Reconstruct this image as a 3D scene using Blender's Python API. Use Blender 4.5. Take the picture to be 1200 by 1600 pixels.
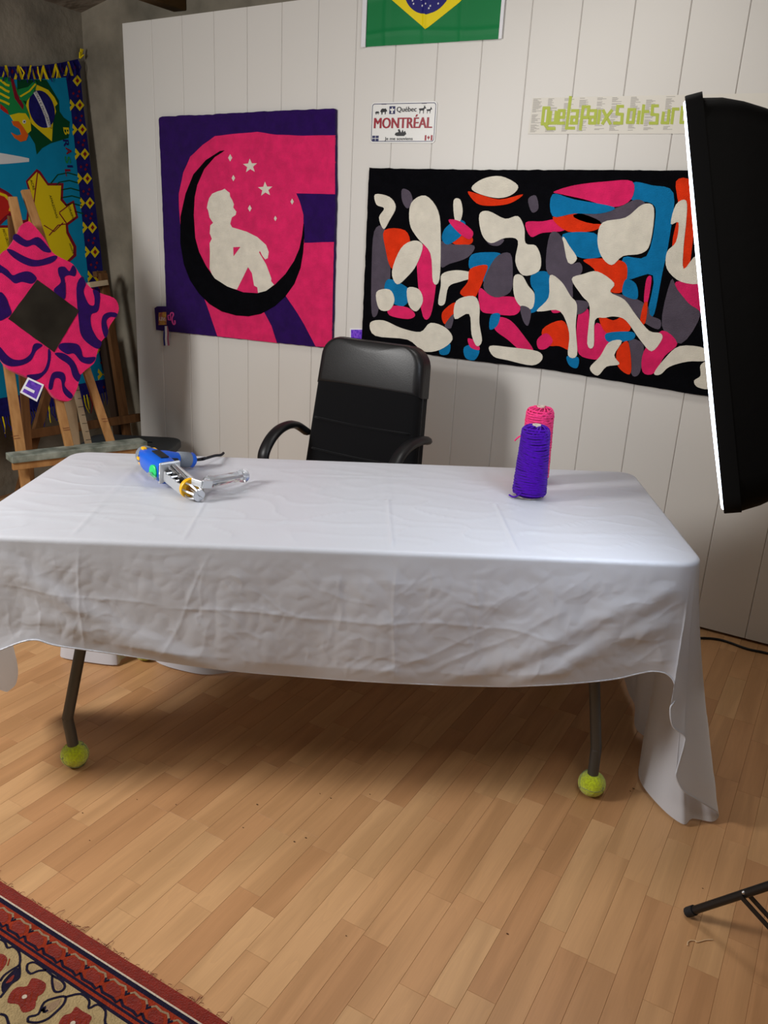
import bpy, bmesh, math, random
from mathutils import Vector, Matrix, noise
random.seed(7)
V = Vector
for _o in list(bpy.data.objects):
    bpy.data.objects.remove(_o, do_unlink=True)
SC = bpy.context.scene
COL = SC.collection

# ------------------------------------------------------------------ camera
FPX = 1300.77
CAM = V((3.4616, -3.3423, 1.5066))
YAW, PITCH, ROLL = -0.5063, 0.3336, 0.0533
_f = V((math.sin(YAW) * math.cos(PITCH), math.cos(YAW) * math.cos(PITCH), -math.sin(PITCH)))
_r0 = V((math.cos(YAW), -math.sin(YAW), 0))
_u0 = _r0.cross(_f)
CR = _r0 * math.cos(ROLL) + _u0 * math.sin(ROLL)
CU = -_r0 * math.sin(ROLL) + _u0 * math.cos(ROLL)
CF = _f
cam_d = bpy.data.cameras.new('camera')
cam_d.sensor_fit = 'VERTICAL'
cam_d.sensor_height = 36.0
cam_d.sensor_width = 27.0
cam_d.lens = 36.0 * FPX / 1600.0
cam_d.clip_start = 0.02
cam_d.clip_end = 100
cam_o = bpy.data.objects.new('camera', cam_d)
COL.objects.link(cam_o)
m = Matrix((CR, CU, -CF)).transposed().to_4x4()
m.translation = CAM
cam_o.matrix_world = m
SC.camera = cam_o

# ------------------------------------------------------------------ world, lights, exposure
SC.view_settings.view_transform = 'Standard'
SC.view_settings.look = 'None'
SC.view_settings.exposure = 0.04
SC.view_settings.gamma = 1.0
SC.view_settings.use_curve_mapping = False
world = bpy.data.worlds.new('world')
SC.world = world
world.use_nodes = True
world.node_tree.nodes['Background'].inputs[0].default_value = (1.0, 0.93, 0.85, 1)
world.node_tree.nodes['Background'].inputs[1].default_value = 0.09


def area_light(name, loc, target, sx, sy, power, color):
    d = bpy.data.lights.new(name, 'AREA')
    d.shape = 'RECTANGLE'
    d.size, d.size_y = sx, sy
    d.energy = power
    d.color = color
    o = bpy.data.objects.new(name, d)
    COL.objects.link(o)
    o.location = loc
    o.rotation_euler = (V(target) - V(loc)).to_track_quat('-Z', 'Y').to_euler()
    return o


# second studio softbox standing to the left of the photographer, and the two ceiling lamps of the room
area_light('studio_light', (0.75, -3.15, 1.85), (2.0, -0.9, 0.75), 0.5, 0.7, 56, (1.0, 0.98, 0.96))
area_light('ceiling_lamp', (2.45, -0.95, 2.62), (2.45, -0.95, 0), 0.45, 0.45, 9.5, (1.0, 0.97, 0.93))
area_light('ceiling_lamp', (3.55, -2.75, 2.7), (3.2, -2.2, 0), 0.5, 0.5, 9.5, (1.0, 0.92, 0.82))
SOFTBOX_EMIT = 5.6


# ------------------------------------------------------------------ helpers
def lin(c):
    out = []
    for x in c[:3]:
        x = x / 255.0
        out.append(x / 12.92 if x <= 0.04045 else ((x + 0.055) / 1.055) ** 2.4)
    return (out[0], out[1], out[2], 1.0)


_M = {}


def mat(name, col, rough=0.6, spec=0.4, metal=0.0, var=0.0, vscale=8.0, bump=0.0, bscale=200.0, bdist=0.002,
        stretch=(1, 1, 1), sheen=0.0, emit=0.0, trans=0.0, ior=1.45, coords='Object', col2=None, detail=4.0):
    if name in _M:
        return _M[name]
    M = bpy.data.materials.new(name)
    M.use_nodes = True
    nt = M.node_tree
    b = nt.nodes['Principled BSDF']
    c = lin(col)
    b.inputs['Base Color'].default_value = c
    b.inputs['Roughness'].default_value = rough
    b.inputs['Specular IOR Level'].default_value = spec
    b.inputs['Metallic'].default_value = metal
    b.inputs['Sheen Weight'].default_value = sheen
    b.inputs['Transmission Weight'].default_value = trans
    b.inputs['IOR'].default_value = ior
    if emit:
        b.inputs['Emission Color'].default_value = c
        b.inputs['Emission Strength'].default_value = emit
    tc = nt.nodes.new('ShaderNodeTexCoord')
    mp = nt.nodes.new('ShaderNodeMapping')
    mp.inputs['Scale'].default_value = stretch
    nt.links.new(tc.outputs[coords], mp.inputs['Vector'])
    if var > 0 or col2 is not None:
        n = nt.nodes.new('ShaderNodeTexNoise')
        n.inputs['Scale'].default_value = vscale
        n.inputs['Detail'].default_value = detail
        nt.links.new(mp.outputs[0], n.inputs['Vector'])
        r = nt.nodes.new('ShaderNodeValToRGB')
        r.color_ramp.elements[0].position = 0.3
        r.color_ramp.elements[1].position = 0.7
        if col2 is not None:
            ca, cb = c, lin(col2)
        else:
            ca = tuple(x * (1 - var) for x in c[:3]) + (1,)
            cb = tuple(min(1, x * (1 + var)) for x in c[:3]) + (1,)
        r.color_ramp.elements[0].color = ca
        r.color_ramp.elements[1].color = cb
        nt.links.new(n.outputs['Fac'], r.inputs['Fac'])
        nt.links.new(r.outputs['Color'], b.inputs['Base Color'])
    if bump > 0:
        n2 = nt.nodes.new('ShaderNodeTexNoise')
        n2.inputs['Scale'].default_value = bscale
        n2.inputs['Detail'].default_value = 3
        nt.links.new(mp.outputs[0], n2.inputs['Vector'])
        bp = nt.nodes.new('ShaderNodeBump')
        bp.inputs['Strength'].default_value = bump
        bp.inputs['Distance'].default_value = bdist
        nt.links.new(n2.outputs['Fac'], bp.inputs['Height'])
        nt.links.new(bp.outputs[0], b.inputs['Normal'])
    _M[name] = M
    return M


class MB:
    """collects shapes, builds ONE mesh object"""

    def __init__(self):
        self.v = []
        self.f = []

    def add(self, vs, fs):
        k = len(self.v)
        self.v += [tuple(x) for x in vs]
        self.f += [tuple(i + k for i in f) for f in fs]
        return self

    def box(self, c, ex, ey, ez, sx, sy, sz, bev=0.0):
        c, ex, ey, ez = V(c), V(ex).normalized(), V(ey).normalized(), V(ez).normalized()
        if bev <= 0:
            vs = [c + ex * (a * sx / 2) + ey * (b * sy / 2) + ez * (d * sz / 2) for a in (-1, 1) for b in (-1, 1) for d in (-1, 1)]
            return self.add(vs, [(0, 1, 3, 2), (4, 6, 7, 5), (0, 4, 5, 1), (2, 3, 7, 6), (0, 2, 6, 4), (1, 5, 7, 3)])
        bm = bmesh.new()
        bmesh.ops.create_cube(bm, size=1)
        for w in bm.verts:
            w.co = V((w.co.x * sx, w.co.y * sy, w.co.z * sz))
        bmesh.ops.bevel(bm, geom=bm.edges[:], offset=bev, segments=2, affect='EDGES', profile=0.5)
        bm.verts.index_update()
        vs = [c + ex * w.co.x + ey * w.co.y + ez * w.co.z for w in bm.verts]
        fs = [tuple(w.index for w in f.verts) for f in bm.faces]
        bm.free()
        return self.add(vs, fs)

    def bar(self, a, b, w, h, up=(0, 0, 1), bev=0.0):
        a, b = V(a), V(b)
        d = b - a
        ex = d.normalized()
        ey = V(up).cross(ex)
        if ey.length < 1e-6:
            ey = V((1, 0, 0)).cross(ex)
        ey.normalize()
        ez = ex.cross(ey)
        return self.box((a + b) / 2, ex, ey, ez, d.length, w, h, bev)

    def tube(self, pts, r, n=10, caps=True, closed=False, flat=None):
        pts = [V(q) for q in pts]
        N = len(pts)
        rr = r if isinstance(r, (list, tuple)) else [r] * N
        up = None
        vs, fs = [], []
        for i in range(N):
            if closed:
                d = pts[(i + 1) % N] - pts[i - 1]
            else:
                d = pts[min(i + 1, N - 1)] - pts[max(i - 1, 0)]
            if d.length < 1e-9:
                d = V((0, 0, 1))
            d.normalize()
            if up is None:
                up = V((0, 0, 1)) if abs(d.z) < 0.9 else V((1, 0, 0))
            x = up.cross(d)
            if x.length < 1e-6:
                x = V((0, 1, 0)).cross(d)
            x.normalize()
            y = d.cross(x)
            up = y.copy()
            for k in range(n):
                t = 2 * math.pi * k / n
                vs.append(pts[i] + x * (math.cos(t) * rr[i]) + y * (math.sin(t) * rr[i] * (flat or 1)))
        M = N if closed else N - 1
        for i in range(M):
            j = (i + 1) % N
            for k in range(n):
                fs.append((i * n + k, i * n + (k + 1) % n, j * n + (k + 1) % n, j * n + k))
        if caps and not closed:
            fs.append(tuple(reversed(range(n))))
            fs.append(tuple((N - 1) * n + k for k in range(n)))
        return self.add(vs, fs)

    def lathe(self, prof, o=(0, 0, 0), ax=(0, 0, 1), n=24, squash=1.0):
        o, ax = V(o), V(ax).normalized()
        x = ax.orthogonal().normalized()
        y = ax.cross(x)
        vs, fs = [], []
        for (r, z) in prof:
            for k in range(n):
                t = 2 * math.pi * k / n
                vs.append(o + ax * z + x * (r * math.cos(t)) + y * (r * squash * math.sin(t)))
        for i in range(len(prof) - 1):
            for k in range(n):
                fs.append((i * n + k, i * n + (k + 1) % n, (i + 1) * n + (k + 1) % n, (i + 1) * n + k))
        if prof[0][0] > 1e-5:
            fs.append(tuple(reversed(range(n))))
        if prof[-1][0] > 1e-5:
            fs.append(tuple((len(prof) - 1) * n + k for k in range(n)))
        return self.add(vs, fs)

    def ball(self, c, r, n=16, sc=(1, 1, 1)):
        c = V(c)
        m_ = n // 2
        vs, fs = [c + V((0, 0, -r * sc[2]))], []
        for i in range(1, m_):
            a = -math.pi / 2 + math.pi * i / m_
            for k in range(n):
                t = 2 * math.pi * k / n
                vs.append(c + V((math.cos(a) * math.cos(t) * r * sc[0], math.cos(a) * math.sin(t) * r * sc[1], math.sin(a) * r * sc[2])))
        vs.append(c + V((0, 0, r * sc[2])))
        T = len(vs) - 1
        for k in range(n):
            fs.append((0, 1 + (k + 1) % n, 1 + k))
            fs.append((T, 1 + (m_ - 2) * n + k, 1 + (m_ - 2) * n + (k + 1) % n))
        for i in range(m_ - 2):
            for k in range(n):
                fs.append((1 + i * n + k, 1 + i * n + (k + 1) % n, 1 + (i + 1) * n + (k + 1) % n, 1 + (i + 1) * n + k))
        return self.add(vs, fs)

    def prism(self, pl, poly, h0, h1):
        """2D polygon (a,b) on a Plane, solid between heights h0 and h1"""
        n = len(poly)
        area = sum(poly[i][0] * poly[(i + 1) % n][1] - poly[(i + 1) % n][0] * poly[i][1] for i in range(n))
        if area < 0:
            poly = poly[::-1]
        vs = [pl.pt(a, b, h0) for a, b in poly] + [pl.pt(a, b, h1) for a, b in poly]
        fs = [tuple(range(n, 2 * n)), tuple(reversed(range(n)))]
        for i in range(n):
            fs.append((i, (i + 1) % n, n + (i + 1) % n, n + i))
        return self.add(vs, fs)

    def pillow(self, pl, poly, h0, h1, r, steps=5, dome=0.0):
        """prism with rounded front edge (convex outline); outline shrinks towards its centre"""
        n = len(poly)
        area = sum(poly[i][0] * poly[(i + 1) % n][1] - poly[(i + 1) % n][0] * poly[i][1] for i in range(n))
        if area < 0:
            poly = poly[::-1]
        ca = sum(q[0] for q in poly) / n
        cb = sum(q[1] for q in poly) / n
        R = sum(math.hypot(q[0] - ca, q[1] - cb) for q in poly) / n
        rings = [(1.0, h0)]
        for k in range(steps + 1):
            t = math.pi / 2 * k / steps
            rings.append((1 - r / R * (1 - math.cos(t)), h1 - r + r * math.sin(t)))
        for k in range(1, 8):
            q = 1 - k / 8
            rings.append(((1 - r / R) * q, h1 + dome * (1 - q * q)))
        vs, fs = [], []
        for s, h in rings:
            for a, b in poly:
                vs.append(pl.pt(ca + (a - ca) * s, cb + (b - cb) * s, h))
        vs.append(pl.pt(ca, cb, h1 + dome))
        for i in range(len(rings) - 1):
            for k in range(n):
                fs.append((i * n + k, i * n + (k + 1) % n, (i + 1) * n + (k + 1) % n, (i + 1) * n + k))
        L = (len(rings) - 1) * n
        for k in range(n):
            fs.append((L + k, L + (k + 1) % n, len(vs) - 1))
        fs.append(tuple(reversed(range(n))))
        return self.add(vs, fs)

    def mesh(self, name, smooth=None):
        me = bpy.data.meshes.new(name)
        me.from_pydata(self.v, [], self.f)
        bm = bmesh.new()
        bm.from_mesh(me)
        ng = [f for f in bm.faces if len(f.verts) > 4]
        if ng:
            bmesh.ops.triangulate(bm, faces=ng, ngon_method='EAR_CLIP')
        bmesh.ops.recalc_face_normals(bm, faces=bm.faces[:])
        bm.to_mesh(me)
        bm.free()
        if smooth is not None:
            me.polygons.foreach_set('use_smooth', [True] * len(me.polygons))
            try:
                me.set_sharp_from_angle(angle=math.radians(smooth))
            except Exception:
                pass
        return me

    def build(self, name, material, parent=None, smooth=None):
        o = bpy.data.objects.new(name, self.mesh(name, smooth))
        o.data.materials.append(material)
        COL.objects.link(o)
        if parent is not None:
            o.parent = parent
            o.matrix_parent_inverse = parent.matrix_basis.inverted()
        return o


def tag(o, label=None, cat=None, group=None, kind=None):
    if label:
        o['label'] = label
    if cat:
        o['category'] = cat
    if group:
        o['group'] = group
    if kind:
        o['kind'] = kind
    return o


def thing(name, loc, label, cat, group=None):
    o = bpy.data.objects.new(name, None)
    o.empty_display_size = 0.05
    COL.objects.link(o)
    o.location = loc
    return tag(o, label, cat, group)


def ray(u, v):
    return CF + CR * ((u - 600) / FPX) - CU * ((v - 800) / FPX)


def at_depth(u, v, d):
    return CAM + ray(u, v) * d


def on_axis(u, v, ax, val):
    d = ray(u, v)
    return CAM + d * ((val - CAM[ax]) / d[ax])


class Plane:
    """a real flat surface of the room: origin, two axes, normal; px() measures where a photo point lies on it"""

    def __init__(self, o, ex, ey, n):
        self.o, self.ex, self.ey, self.n = V(o), V(ex).normalized(), V(ey).normalized(), V(n).normalized()

    def pt(self, a, b, h=0.0):
        return self.o + self.ex * a + self.ey * b + self.n * h

    def px(self, u, v):
        d = ray(u, v)
        q = CAM + d * ((self.o - CAM).dot(self.n) / d.dot(self.n)) - self.o
        return (q.dot(self.ex), q.dot(self.ey))


def smooth_loop(pts, k=5):
    n = len(pts)
    out = []
    for i in range(n):
        p0, p1, p2, p3 = pts[i - 1], pts[i], pts[(i + 1) % n], pts[(i + 2) % n]
        for j in range(k):
            t = j / k
            out.append(tuple(0.5 * ((2 * p1[c]) + (-p0[c] + p2[c]) * t + (2 * p0[c] - 5 * p1[c] + 4 * p2[c] - p3[c]) * t * t
                                    + (-p0[c] + 3 * p1[c] - 3 * p2[c] + p3[c]) * t ** 3) for c in (0, 1)))
    return out


def smooth_line(pts, k=6):
    pts = [V(q) for q in pts]
    out = []
    n = len(pts)
    for i in range(n - 1):
        p0, p1, p2, p3 = pts[max(i - 1, 0)], pts[i], pts[i + 1], pts[min(i + 2, n - 1)]
        for j in range(k):
            t = j / k
            out.append(0.5 * ((2 * p1) + (-p0 + p2) * t + (2 * p0 - 5 * p1 + 4 * p2 - p3) * t * t + (-p0 + 3 * p1 - 3 * p2 + p3) * t ** 3))
    out.append(pts[-1])
    return out


def ribbon(pts, w):
    """2D polyline -> outline polygon of width w"""
    L, R = [], []
    n = len(pts)
    for i in range(n):
        a = pts[max(i - 1, 0)]
        b = pts[min(i + 1, n - 1)]
        dx, dy = b[0] - a[0], b[1] - a[1]
        l = math.hypot(dx, dy) or 1
        nx, ny = -dy / l * w / 2, dx / l * w / 2
        L.append((pts[i][0] + nx, pts[i][1] + ny))
        R.append((pts[i][0] - nx, pts[i][1] - ny))
    return L + R[::-1]


def round_rect(x0, y0, x1, y1, r, k=6):
    out = []
    for cx, cy, a0 in ((x1 - r, y1 - r, 0), (x0 + r, y1 - r, 90), (x0 + r, y0 + r, 180), (x1 - r, y0 + r, 270)):
        for i in range(k + 1):
            a = math.radians(a0 + 90 * i / k)
            out.append((cx + r * math.cos(a), cy + r * math.sin(a)))
    return out


def ellipse(cx, cy, rx, ry, n=24, rot=0.0):
    return [(cx + rx * math.cos(t) * math.cos(rot) - ry * math.sin(t) * math.sin(rot),
             cy + rx * math.cos(t) * math.sin(rot) + ry * math.sin(t) * math.cos(rot)) for t in [2 * math.pi * i / n for i in range(n)]]


def text_part(name, body, pl, a, b, width, height, h, material, parent, shear=0.0, rot=0.0, depth=0.0004, bold=0.0):
    """flat lettering lying on a Plane, fitted to width x height, centred at (a,b)"""
    cu = bpy.data.curves.new(name, 'FONT')
    cu.body = body
    cu.shear = shear
    cu.resolution_u = 3
    to = bpy.data.objects.new(name, cu)
    COL.objects.link(to)
    dg = bpy.context.evaluated_depsgraph_get()
    me0 = bpy.data.meshes.new_from_object(to.evaluated_get(dg))
    bpy.data.objects.remove(to, do_unlink=True)
    xs = [w.co.x for w in me0.vertices]
    ys = [w.co.y for w in me0.vertices]
    x0, x1, y0, y1 = min(xs), max(xs), min(ys), max(ys)
    sx = width / (x1 - x0)
    sy = height / (y1 - y0) if height else sx
    mb = MB()
    for ci, sh in enumerate((0.0,) if bold <= 0 else (-bold, 0.0, bold)):
        vs = []
        for w in me0.vertices:
            x = (w.co.x - (x0 + x1) / 2) * sx + sh * width
            y = (w.co.y - (y0 + y1) / 2) * sy
            x, y = x * math.cos(rot) - y * math.sin(rot), x * math.sin(rot) + y * math.cos(rot)
            vs.append(pl.pt(a + x, b + y, h + depth + ci * 0.0003))
        mb.add(vs, [tuple(f.vertices) for f in me0.polygons])
    bpy.data.meshes.remove(me0)
    me = bpy.data.meshes.new(name)
    me.from_pydata(mb.v, [], mb.f)
    o = bpy.data.objects.new(name, me)
    me.materials.append(material)
    COL.objects.link(o)
    if parent is not None:
        o.parent = parent
        o.matrix_parent_inverse = parent.matrix_basis.inverted()
    return o


X, Y, Z = V((1, 0, 0)), V((0, 1, 0)), V((0, 0, 1))
WALL = Plane((0, 0, 0), X, Z, -Y)

# ------------------------------------------------------------------ structure
BW = 0.1934          # visible width of one wall board
m_board = mat('white_pvc_board', (214, 211, 205), 0.42, 0.35, bump=0.03, bscale=40, stretch=(12, 12, 1))
m_groove = mat('board_backing', (214, 210, 203), 0.6)
m_conc = mat('rough_concrete', (158, 150, 134), 0.95, 0.1, col2=(104, 99, 88), vscale=3.2, bump=0.5, bscale=18, bdist=0.012, detail=8)
m_ceil = mat('stone_ceiling', (150, 138, 122), 0.95, 0.1, col2=(104, 96, 86), vscale=3, bump=0.8, bscale=7, bdist=0.05)
m_beam = mat('old_beam_wood', (92, 68, 36), 0.75, 0.2, col2=(58, 42, 22), vscale=9, stretch=(1, 0.15, 1), bump=0.4, bscale=60)


def board_top(x):
    return 2.362 + 0.028 * x if x < 1.17 else min(2.395 + (x - 1.17) * 0.6, 2.75)


wb = MB()
wb.box((2.2, 0.017, 1.18), X, Y, Z, 4.36, 0.008, 2.33)
wall_back = tag(wb.build('wall_back', m_groove), 'white panelled wall of upright plastic boards behind the desk', kind='structure')
for i in range(23):
    x0, x1 = i * BW + 0.0005, (i + 1) * BW - 0.0005
    b = MB()
    c = 0.0026
    prof = [(x0, 0.012), (x0, c), (x0 + c, 0.0), (x1 - c, 0.0), (x1, c), (x1, 0.012)]
    z0 = 0.012
    vs = [(x, y, z0) for x, y in prof] + [(x, y, board_top((x0 + x1) / 2 + (x - (x0 + x1) / 2))) for x, y in prof]
    n = len(prof)
    fs = [tuple(range(n)), tuple(range(n, 2 * n))] + [(k, (k + 1) % n, n + (k + 1) % n, n + k) for k in range(n)]
    b.add(vs, fs)
    b.build('board', m_board, wall_back)

g = MB()
g.box((2.2, 0.25, 1.6), X, Y, Z, 5.6, 0.2, 3.4)
tag(g.build('wall_rear', m_conc), 'bare grey concrete wall behind the white boards', kind='structure')
g = MB()
g.box((-0.545, -2.2, 1.6), X, Y, Z, 0.2, 5.1, 3.4)
tag(g.build('wall_left', m_conc), 'bare grey concrete wall behind the hanging towel', kind='structure')
g = MB()
g.box((4.75, -2.2, 1.8), X, Y, Z, 0.2, 5.1, 3.8)
tag(g.build('wall_right', m_conc), 'concrete side wall out of view', kind='structure')
g = MB()


def ceil_z(x):
    return 2.47 + 0.235 * (x + 0.45)


gx = [-0.7 + 5.6 * i / 56 for i in range(57)]
gy = [0.3 - 5.0 * i / 50 for i in range(51)]
vs = [(x, y, ceil_z(x) + 0.035 * noise.noise(V((x * 2.2, y * 2.2, 3)))) for x in gx for y in gy]
fs = [(i * 51 + j, i * 51 + j + 1, (i + 1) * 51 + j + 1, (i + 1) * 51 + j) for i in range(56) for j in range(50)]
g.add(vs, fs)
tag(g.build('ceiling', m_ceil, smooth=60), 'rough pale stone underside of the roof', kind='structure')

bl, br = on_axis(273, 19, 1, 0.15), on_axis(290, 12, 1, 0.15)
g = MB()
g.box(((bl.x + br.x) / 2, -0.85, bl.z + 0.07), X, Y, Z, 0.085, 2.0, 0.14, 0.006)
tag(g.build('ceiling_beam', m_beam), 'dark wooden roof beam end above the white boards', 'beam')

# floor: laminate strips running towards the wall
m_sub = mat('floor_underlay', (140, 100, 66), 0.8)
g = MB()
g.box((2.0, -2.1, -0.0135), X, Y, Z, 5.2, 4.9, 0.02)
floor = tag(g.build('floor', m_sub), 'light beech laminate strip floor', kind='structure')


def wood_floor_mat():
    M = bpy.data.materials.new('beech_laminate')
    M.use_nodes = True
    nt = M.node_tree
    b = nt.nodes['Principled BSDF']
    N, L = nt.nodes.new, nt.links.new
    oi = N('ShaderNodeObjectInfo')
    at = N('ShaderNodeAttribute')
    at.attribute_name = 'tone'
    tc = N('ShaderNodeTexCoord')
    geo = N('ShaderNodeNewGeometry')
    mp = N('ShaderNodeMapping')
    mp.inputs['Scale'].default_value = (16, 1.4, 1)
    L(geo.outputs['Position'], mp.inputs['Vector'])
    off = N('ShaderNodeVectorMath')
    off.operation = 'MULTIPLY_ADD'
    cmb = N('ShaderNodeCombineXYZ')
    L(oi.outputs['Random'], cmb.inputs[0])
    L(oi.outputs['Random'], cmb.inputs[1])
    L(cmb.outputs[0], off.inputs[0])
    off.inputs[1].default_value = (37, 91, 13)
    L(mp.outputs[0], off.inputs[2])
    n1 = N('ShaderNodeTexNoise')
    n1.inputs['Scale'].default_value = 1.0
    n1.inputs['Detail'].default_value = 2
    n1.inputs['Distortion'].default_value = 0.6
    L(off.outputs[0], n1.inputs['Vector'])
    wv = N('ShaderNodeMath')
    wv.operation = 'MULTIPLY'
    wv.inputs[1].default_value = 5.0
    L(n1.outputs['Fac'], wv.inputs[0])
    fr = N('ShaderNodeMath')
    fr.operation = 'FRACT'
    L(wv.outputs[0], fr.inputs[0])
    mp2 = N('ShaderNodeMapping')
    mp2.inputs['Scale'].default_value = (300, 12, 1)
    L(geo.outputs['Position'], mp2.inputs['Vector'])
    n2 = N('ShaderNodeTexNoise')
    n2.inputs['Scale'].default_value = 1.0
    n2.inputs['Detail'].default_value = 3
    L(mp2.outputs[0], n2.inputs['Vector'])
    r1 = N('ShaderNodeValToRGB')
    e = r1.color_ramp.elements
    e[0].position, e[0].color = 0.0, lin((194, 143, 97))
    e[1].position, e[1].color = 1.0, lin((212, 166, 117))
    k = e.new(0.5)
    k.color = lin((204, 155, 107))
    L(oi.outputs['Random'], r1.inputs['Fac'])
    mx = N('ShaderNodeMixRGB')
    mx.blend_type = 'MULTIPLY'
    mx.inputs['Fac'].default_value = 0.05
    L(r1.outputs[0], mx.inputs[1])
    L(fr.outputs[0], mx.inputs[2])
    mx2 = N('ShaderNodeMixRGB')
    mx2.blend_type = 'MULTIPLY'
    mx2.inputs['Fac'].default_value = 0.15
    L(mx.outputs[0], mx2.inputs[1])
    L(n2.outputs['Fac'], mx2.inputs[2])
    r3 = N('ShaderNodeValToRGB')
    r3.color_ramp.elements[0].position, r3.color_ramp.elements[0].color = 0.36, (0.80, 0.78, 0.75, 1)
    r3.color_ramp.elements[1].position, r3.color_ramp.elements[1].color = 0.64, (1.12, 1.13, 1.16, 1)
    L(n1.outputs['Fac'], r3.inputs['Fac'])
    mx3 = N('ShaderNodeMixRGB')
    mx3.blend_type = 'MULTIPLY'
    mx3.inputs['Fac'].default_value = 0.6
    L(mx2.outputs[0], mx3.inputs[1])
    L(r3.outputs[0], mx3.inputs[2])
    L(mx3.outputs[0], b.inputs['Base Color'])
    b.inputs['Roughness'].default_value = 0.42
    b.inputs['Specular IOR Level'].default_value = 0.35
    return M


m_floor = wood_floor_mat()
SW = 0.0645
lens = [0.24, 0.30, 0.36, 0.42]
strip_me = []
for L_ in lens:
    s = MB()
    hw, hl, c = SW / 2 - 0.0002, L_ / 2 - 0.0002, 0.0004
    vs = [(-hw, -hl, -0.0035), (hw, -hl, -0.0035), (hw, hl, -0.0035), (-hw, hl, -0.0035),
          (-hw, -hl, -c), (hw, -hl, -c), (hw, hl, -c), (-hw, hl, -c),
          (-hw + c, -hl + c, 0), (hw - c, -hl + c, 0), (hw - c, hl - c, 0), (-hw + c, hl - c, 0)]
    fs = [(8, 9, 10, 11)] + [(i, (i + 1) % 4, 4 + (i + 1) % 4, 4 + i) for i in range(4)] + [(4 + i, 4 + (i + 1) % 4, 8 + (i + 1) % 4, 8 + i) for i in range(4)]
    s.add(vs, fs)
    me = s.mesh('plank')
    me.materials.append(m_floor)
    strip_me.append(me)


def project(q):
    d = V(q) - CAM
    z = d.dot(CF)
    if z < 0.05:
        return None
    return (600 + FPX * d.dot(CR) / z, 800 - FPX * d.dot(CU) / z, z)


cand = []
rnd = random.Random(3)
for i in range(int(5.0 / SW)):
    x = -0.40 + (i + 0.5) * SW
    y = 0.15 + rnd.random() * 0.3
    while y > -4.45:
        k = rnd.randrange(4)
        yc = y - lens[k] / 2
        if yc - lens[k] / 2 > -4.5 and x < 4.6 and yc + lens[k] / 2 < 0.46 and yc - lens[k] / 2 < 0.1:
            q = project((x, yc, 0))
            vis = q and -60 < q[0] < 1260 and 985 < q[1] < 1690 and not (yc < -2.5 and x < 2.35)
            cand.append((0 if vis else 1, q[2] if q else 99, x, yc, k))
        y -= lens[k]
cand.sort()
rest = MB()
for idx, (nv, d, x, y, k) in enumerate(cand):
    if idx < 300:
        o = bpy.data.objects.new('plank', strip_me[k])
        COL.objects.link(o)
        o.location = (x, y, 0)
        o.parent = floor
    else:
        me = strip_me[k]
        rest.add([V(w.co) + V((x, y, 0)) for w in me.vertices], [tuple(f.vertices) for f in me.polygons])
o = rest.build('planks', m_floor, floor)
o['kind'] = 'stuff'

# ------------------------------------------------------------------ table and cloth
TZ = 0.745
TA, TB, TC, TD = V((1.646, -2.209, TZ)), V((3.218, -1.254, TZ)), V((2.858, -0.535, TZ)), V((1.290, -1.531, TZ))
CORN = [TA, TB, TC, TD]
m_cloth = mat('white_satin_cloth', (216, 219, 227), 0.38, 0.45, var=0.015, vscale=2, bump=0.10, bscale=30, bdist=0.006, sheen=0.2, detail=6)


_nt = m_cloth.node_tree
_tr = _nt.nodes.new('ShaderNodeBsdfTranslucent')
_tr.inputs['Color'].default_value = (0.80, 0.80, 0.80, 1)
_mx = _nt.nodes.new('ShaderNodeMixShader')
_mx.inputs['Fac'].default_value = 0.22
_out = [q for q in _nt.nodes if q.type == 'OUTPUT_MATERIAL'][0]
_nt.links.new(_nt.nodes['Principled BSDF'].outputs[0], _mx.inputs[1])
_nt.links.new(_tr.outputs[0], _mx.inputs[2])
_nt.links.new(_mx.outputs[0], _out.inputs['Surface'])


def edge_out(i):
    d = (CORN[(i + 1) % 4] - CORN[i])
    return V((d.y, -d.x, 0)).normalized()


def on_edge(i, s, off=0.0, z=TZ):
    q = CORN[i % 4].lerp(CORN[(i + 1) % 4], s) + edge_out(i % 4) * off
    return V((q.x, q.y, z))


def on_edge_plane(u, v, i, off):
    n_ = edge_out(i)
    o = CORN[i] + n_ * off
    d = ray(u, v)
    return CAM + d * ((o - CAM).dot(n_) / d.dot(n_))


def top_at(t):
    """point and outward direction on the rounded outline of the table top; t runs 0..4 over the edges"""
    t = t % 4
    i = int(t)
    s = t - i
    L = (CORN[(i + 1) % 4] - CORN[i]).length
    rc = 0.055
    f = rc / L
    if f <= s <= 1 - f:
        return on_edge(i, s), edge_out(i)
    if s > 1 - f:
        j, k = i, (i + 1) % 4
        a = (s - (1 - f)) / f / 2
    else:
        j, k = (i - 1) % 4, i
        a = 0.5 + s / f / 2
    c = CORN[k]
    p0 = on_edge(j, 1 - rc / (CORN[k] - CORN[j]).length)
    p1 = on_edge(k, rc / (CORN[(k + 1) % 4] - CORN[k]).length)
    q = p0 * (1 - a) ** 2 + c * (2 * a * (1 - a)) + p1 * a * a
    return q, (edge_out(j) * (1 - a) + edge_out(k) * a).normalized()


# hem of the cloth: (t, point); front hem hangs free, the right, back and back-left hems reach the floor
HEM = []


def hk(t, q):
    HEM.append((t, V(q)))


def fh(t, u, v, off):
    hk(t, on_edge_plane(u, v, 0, off))


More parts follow.
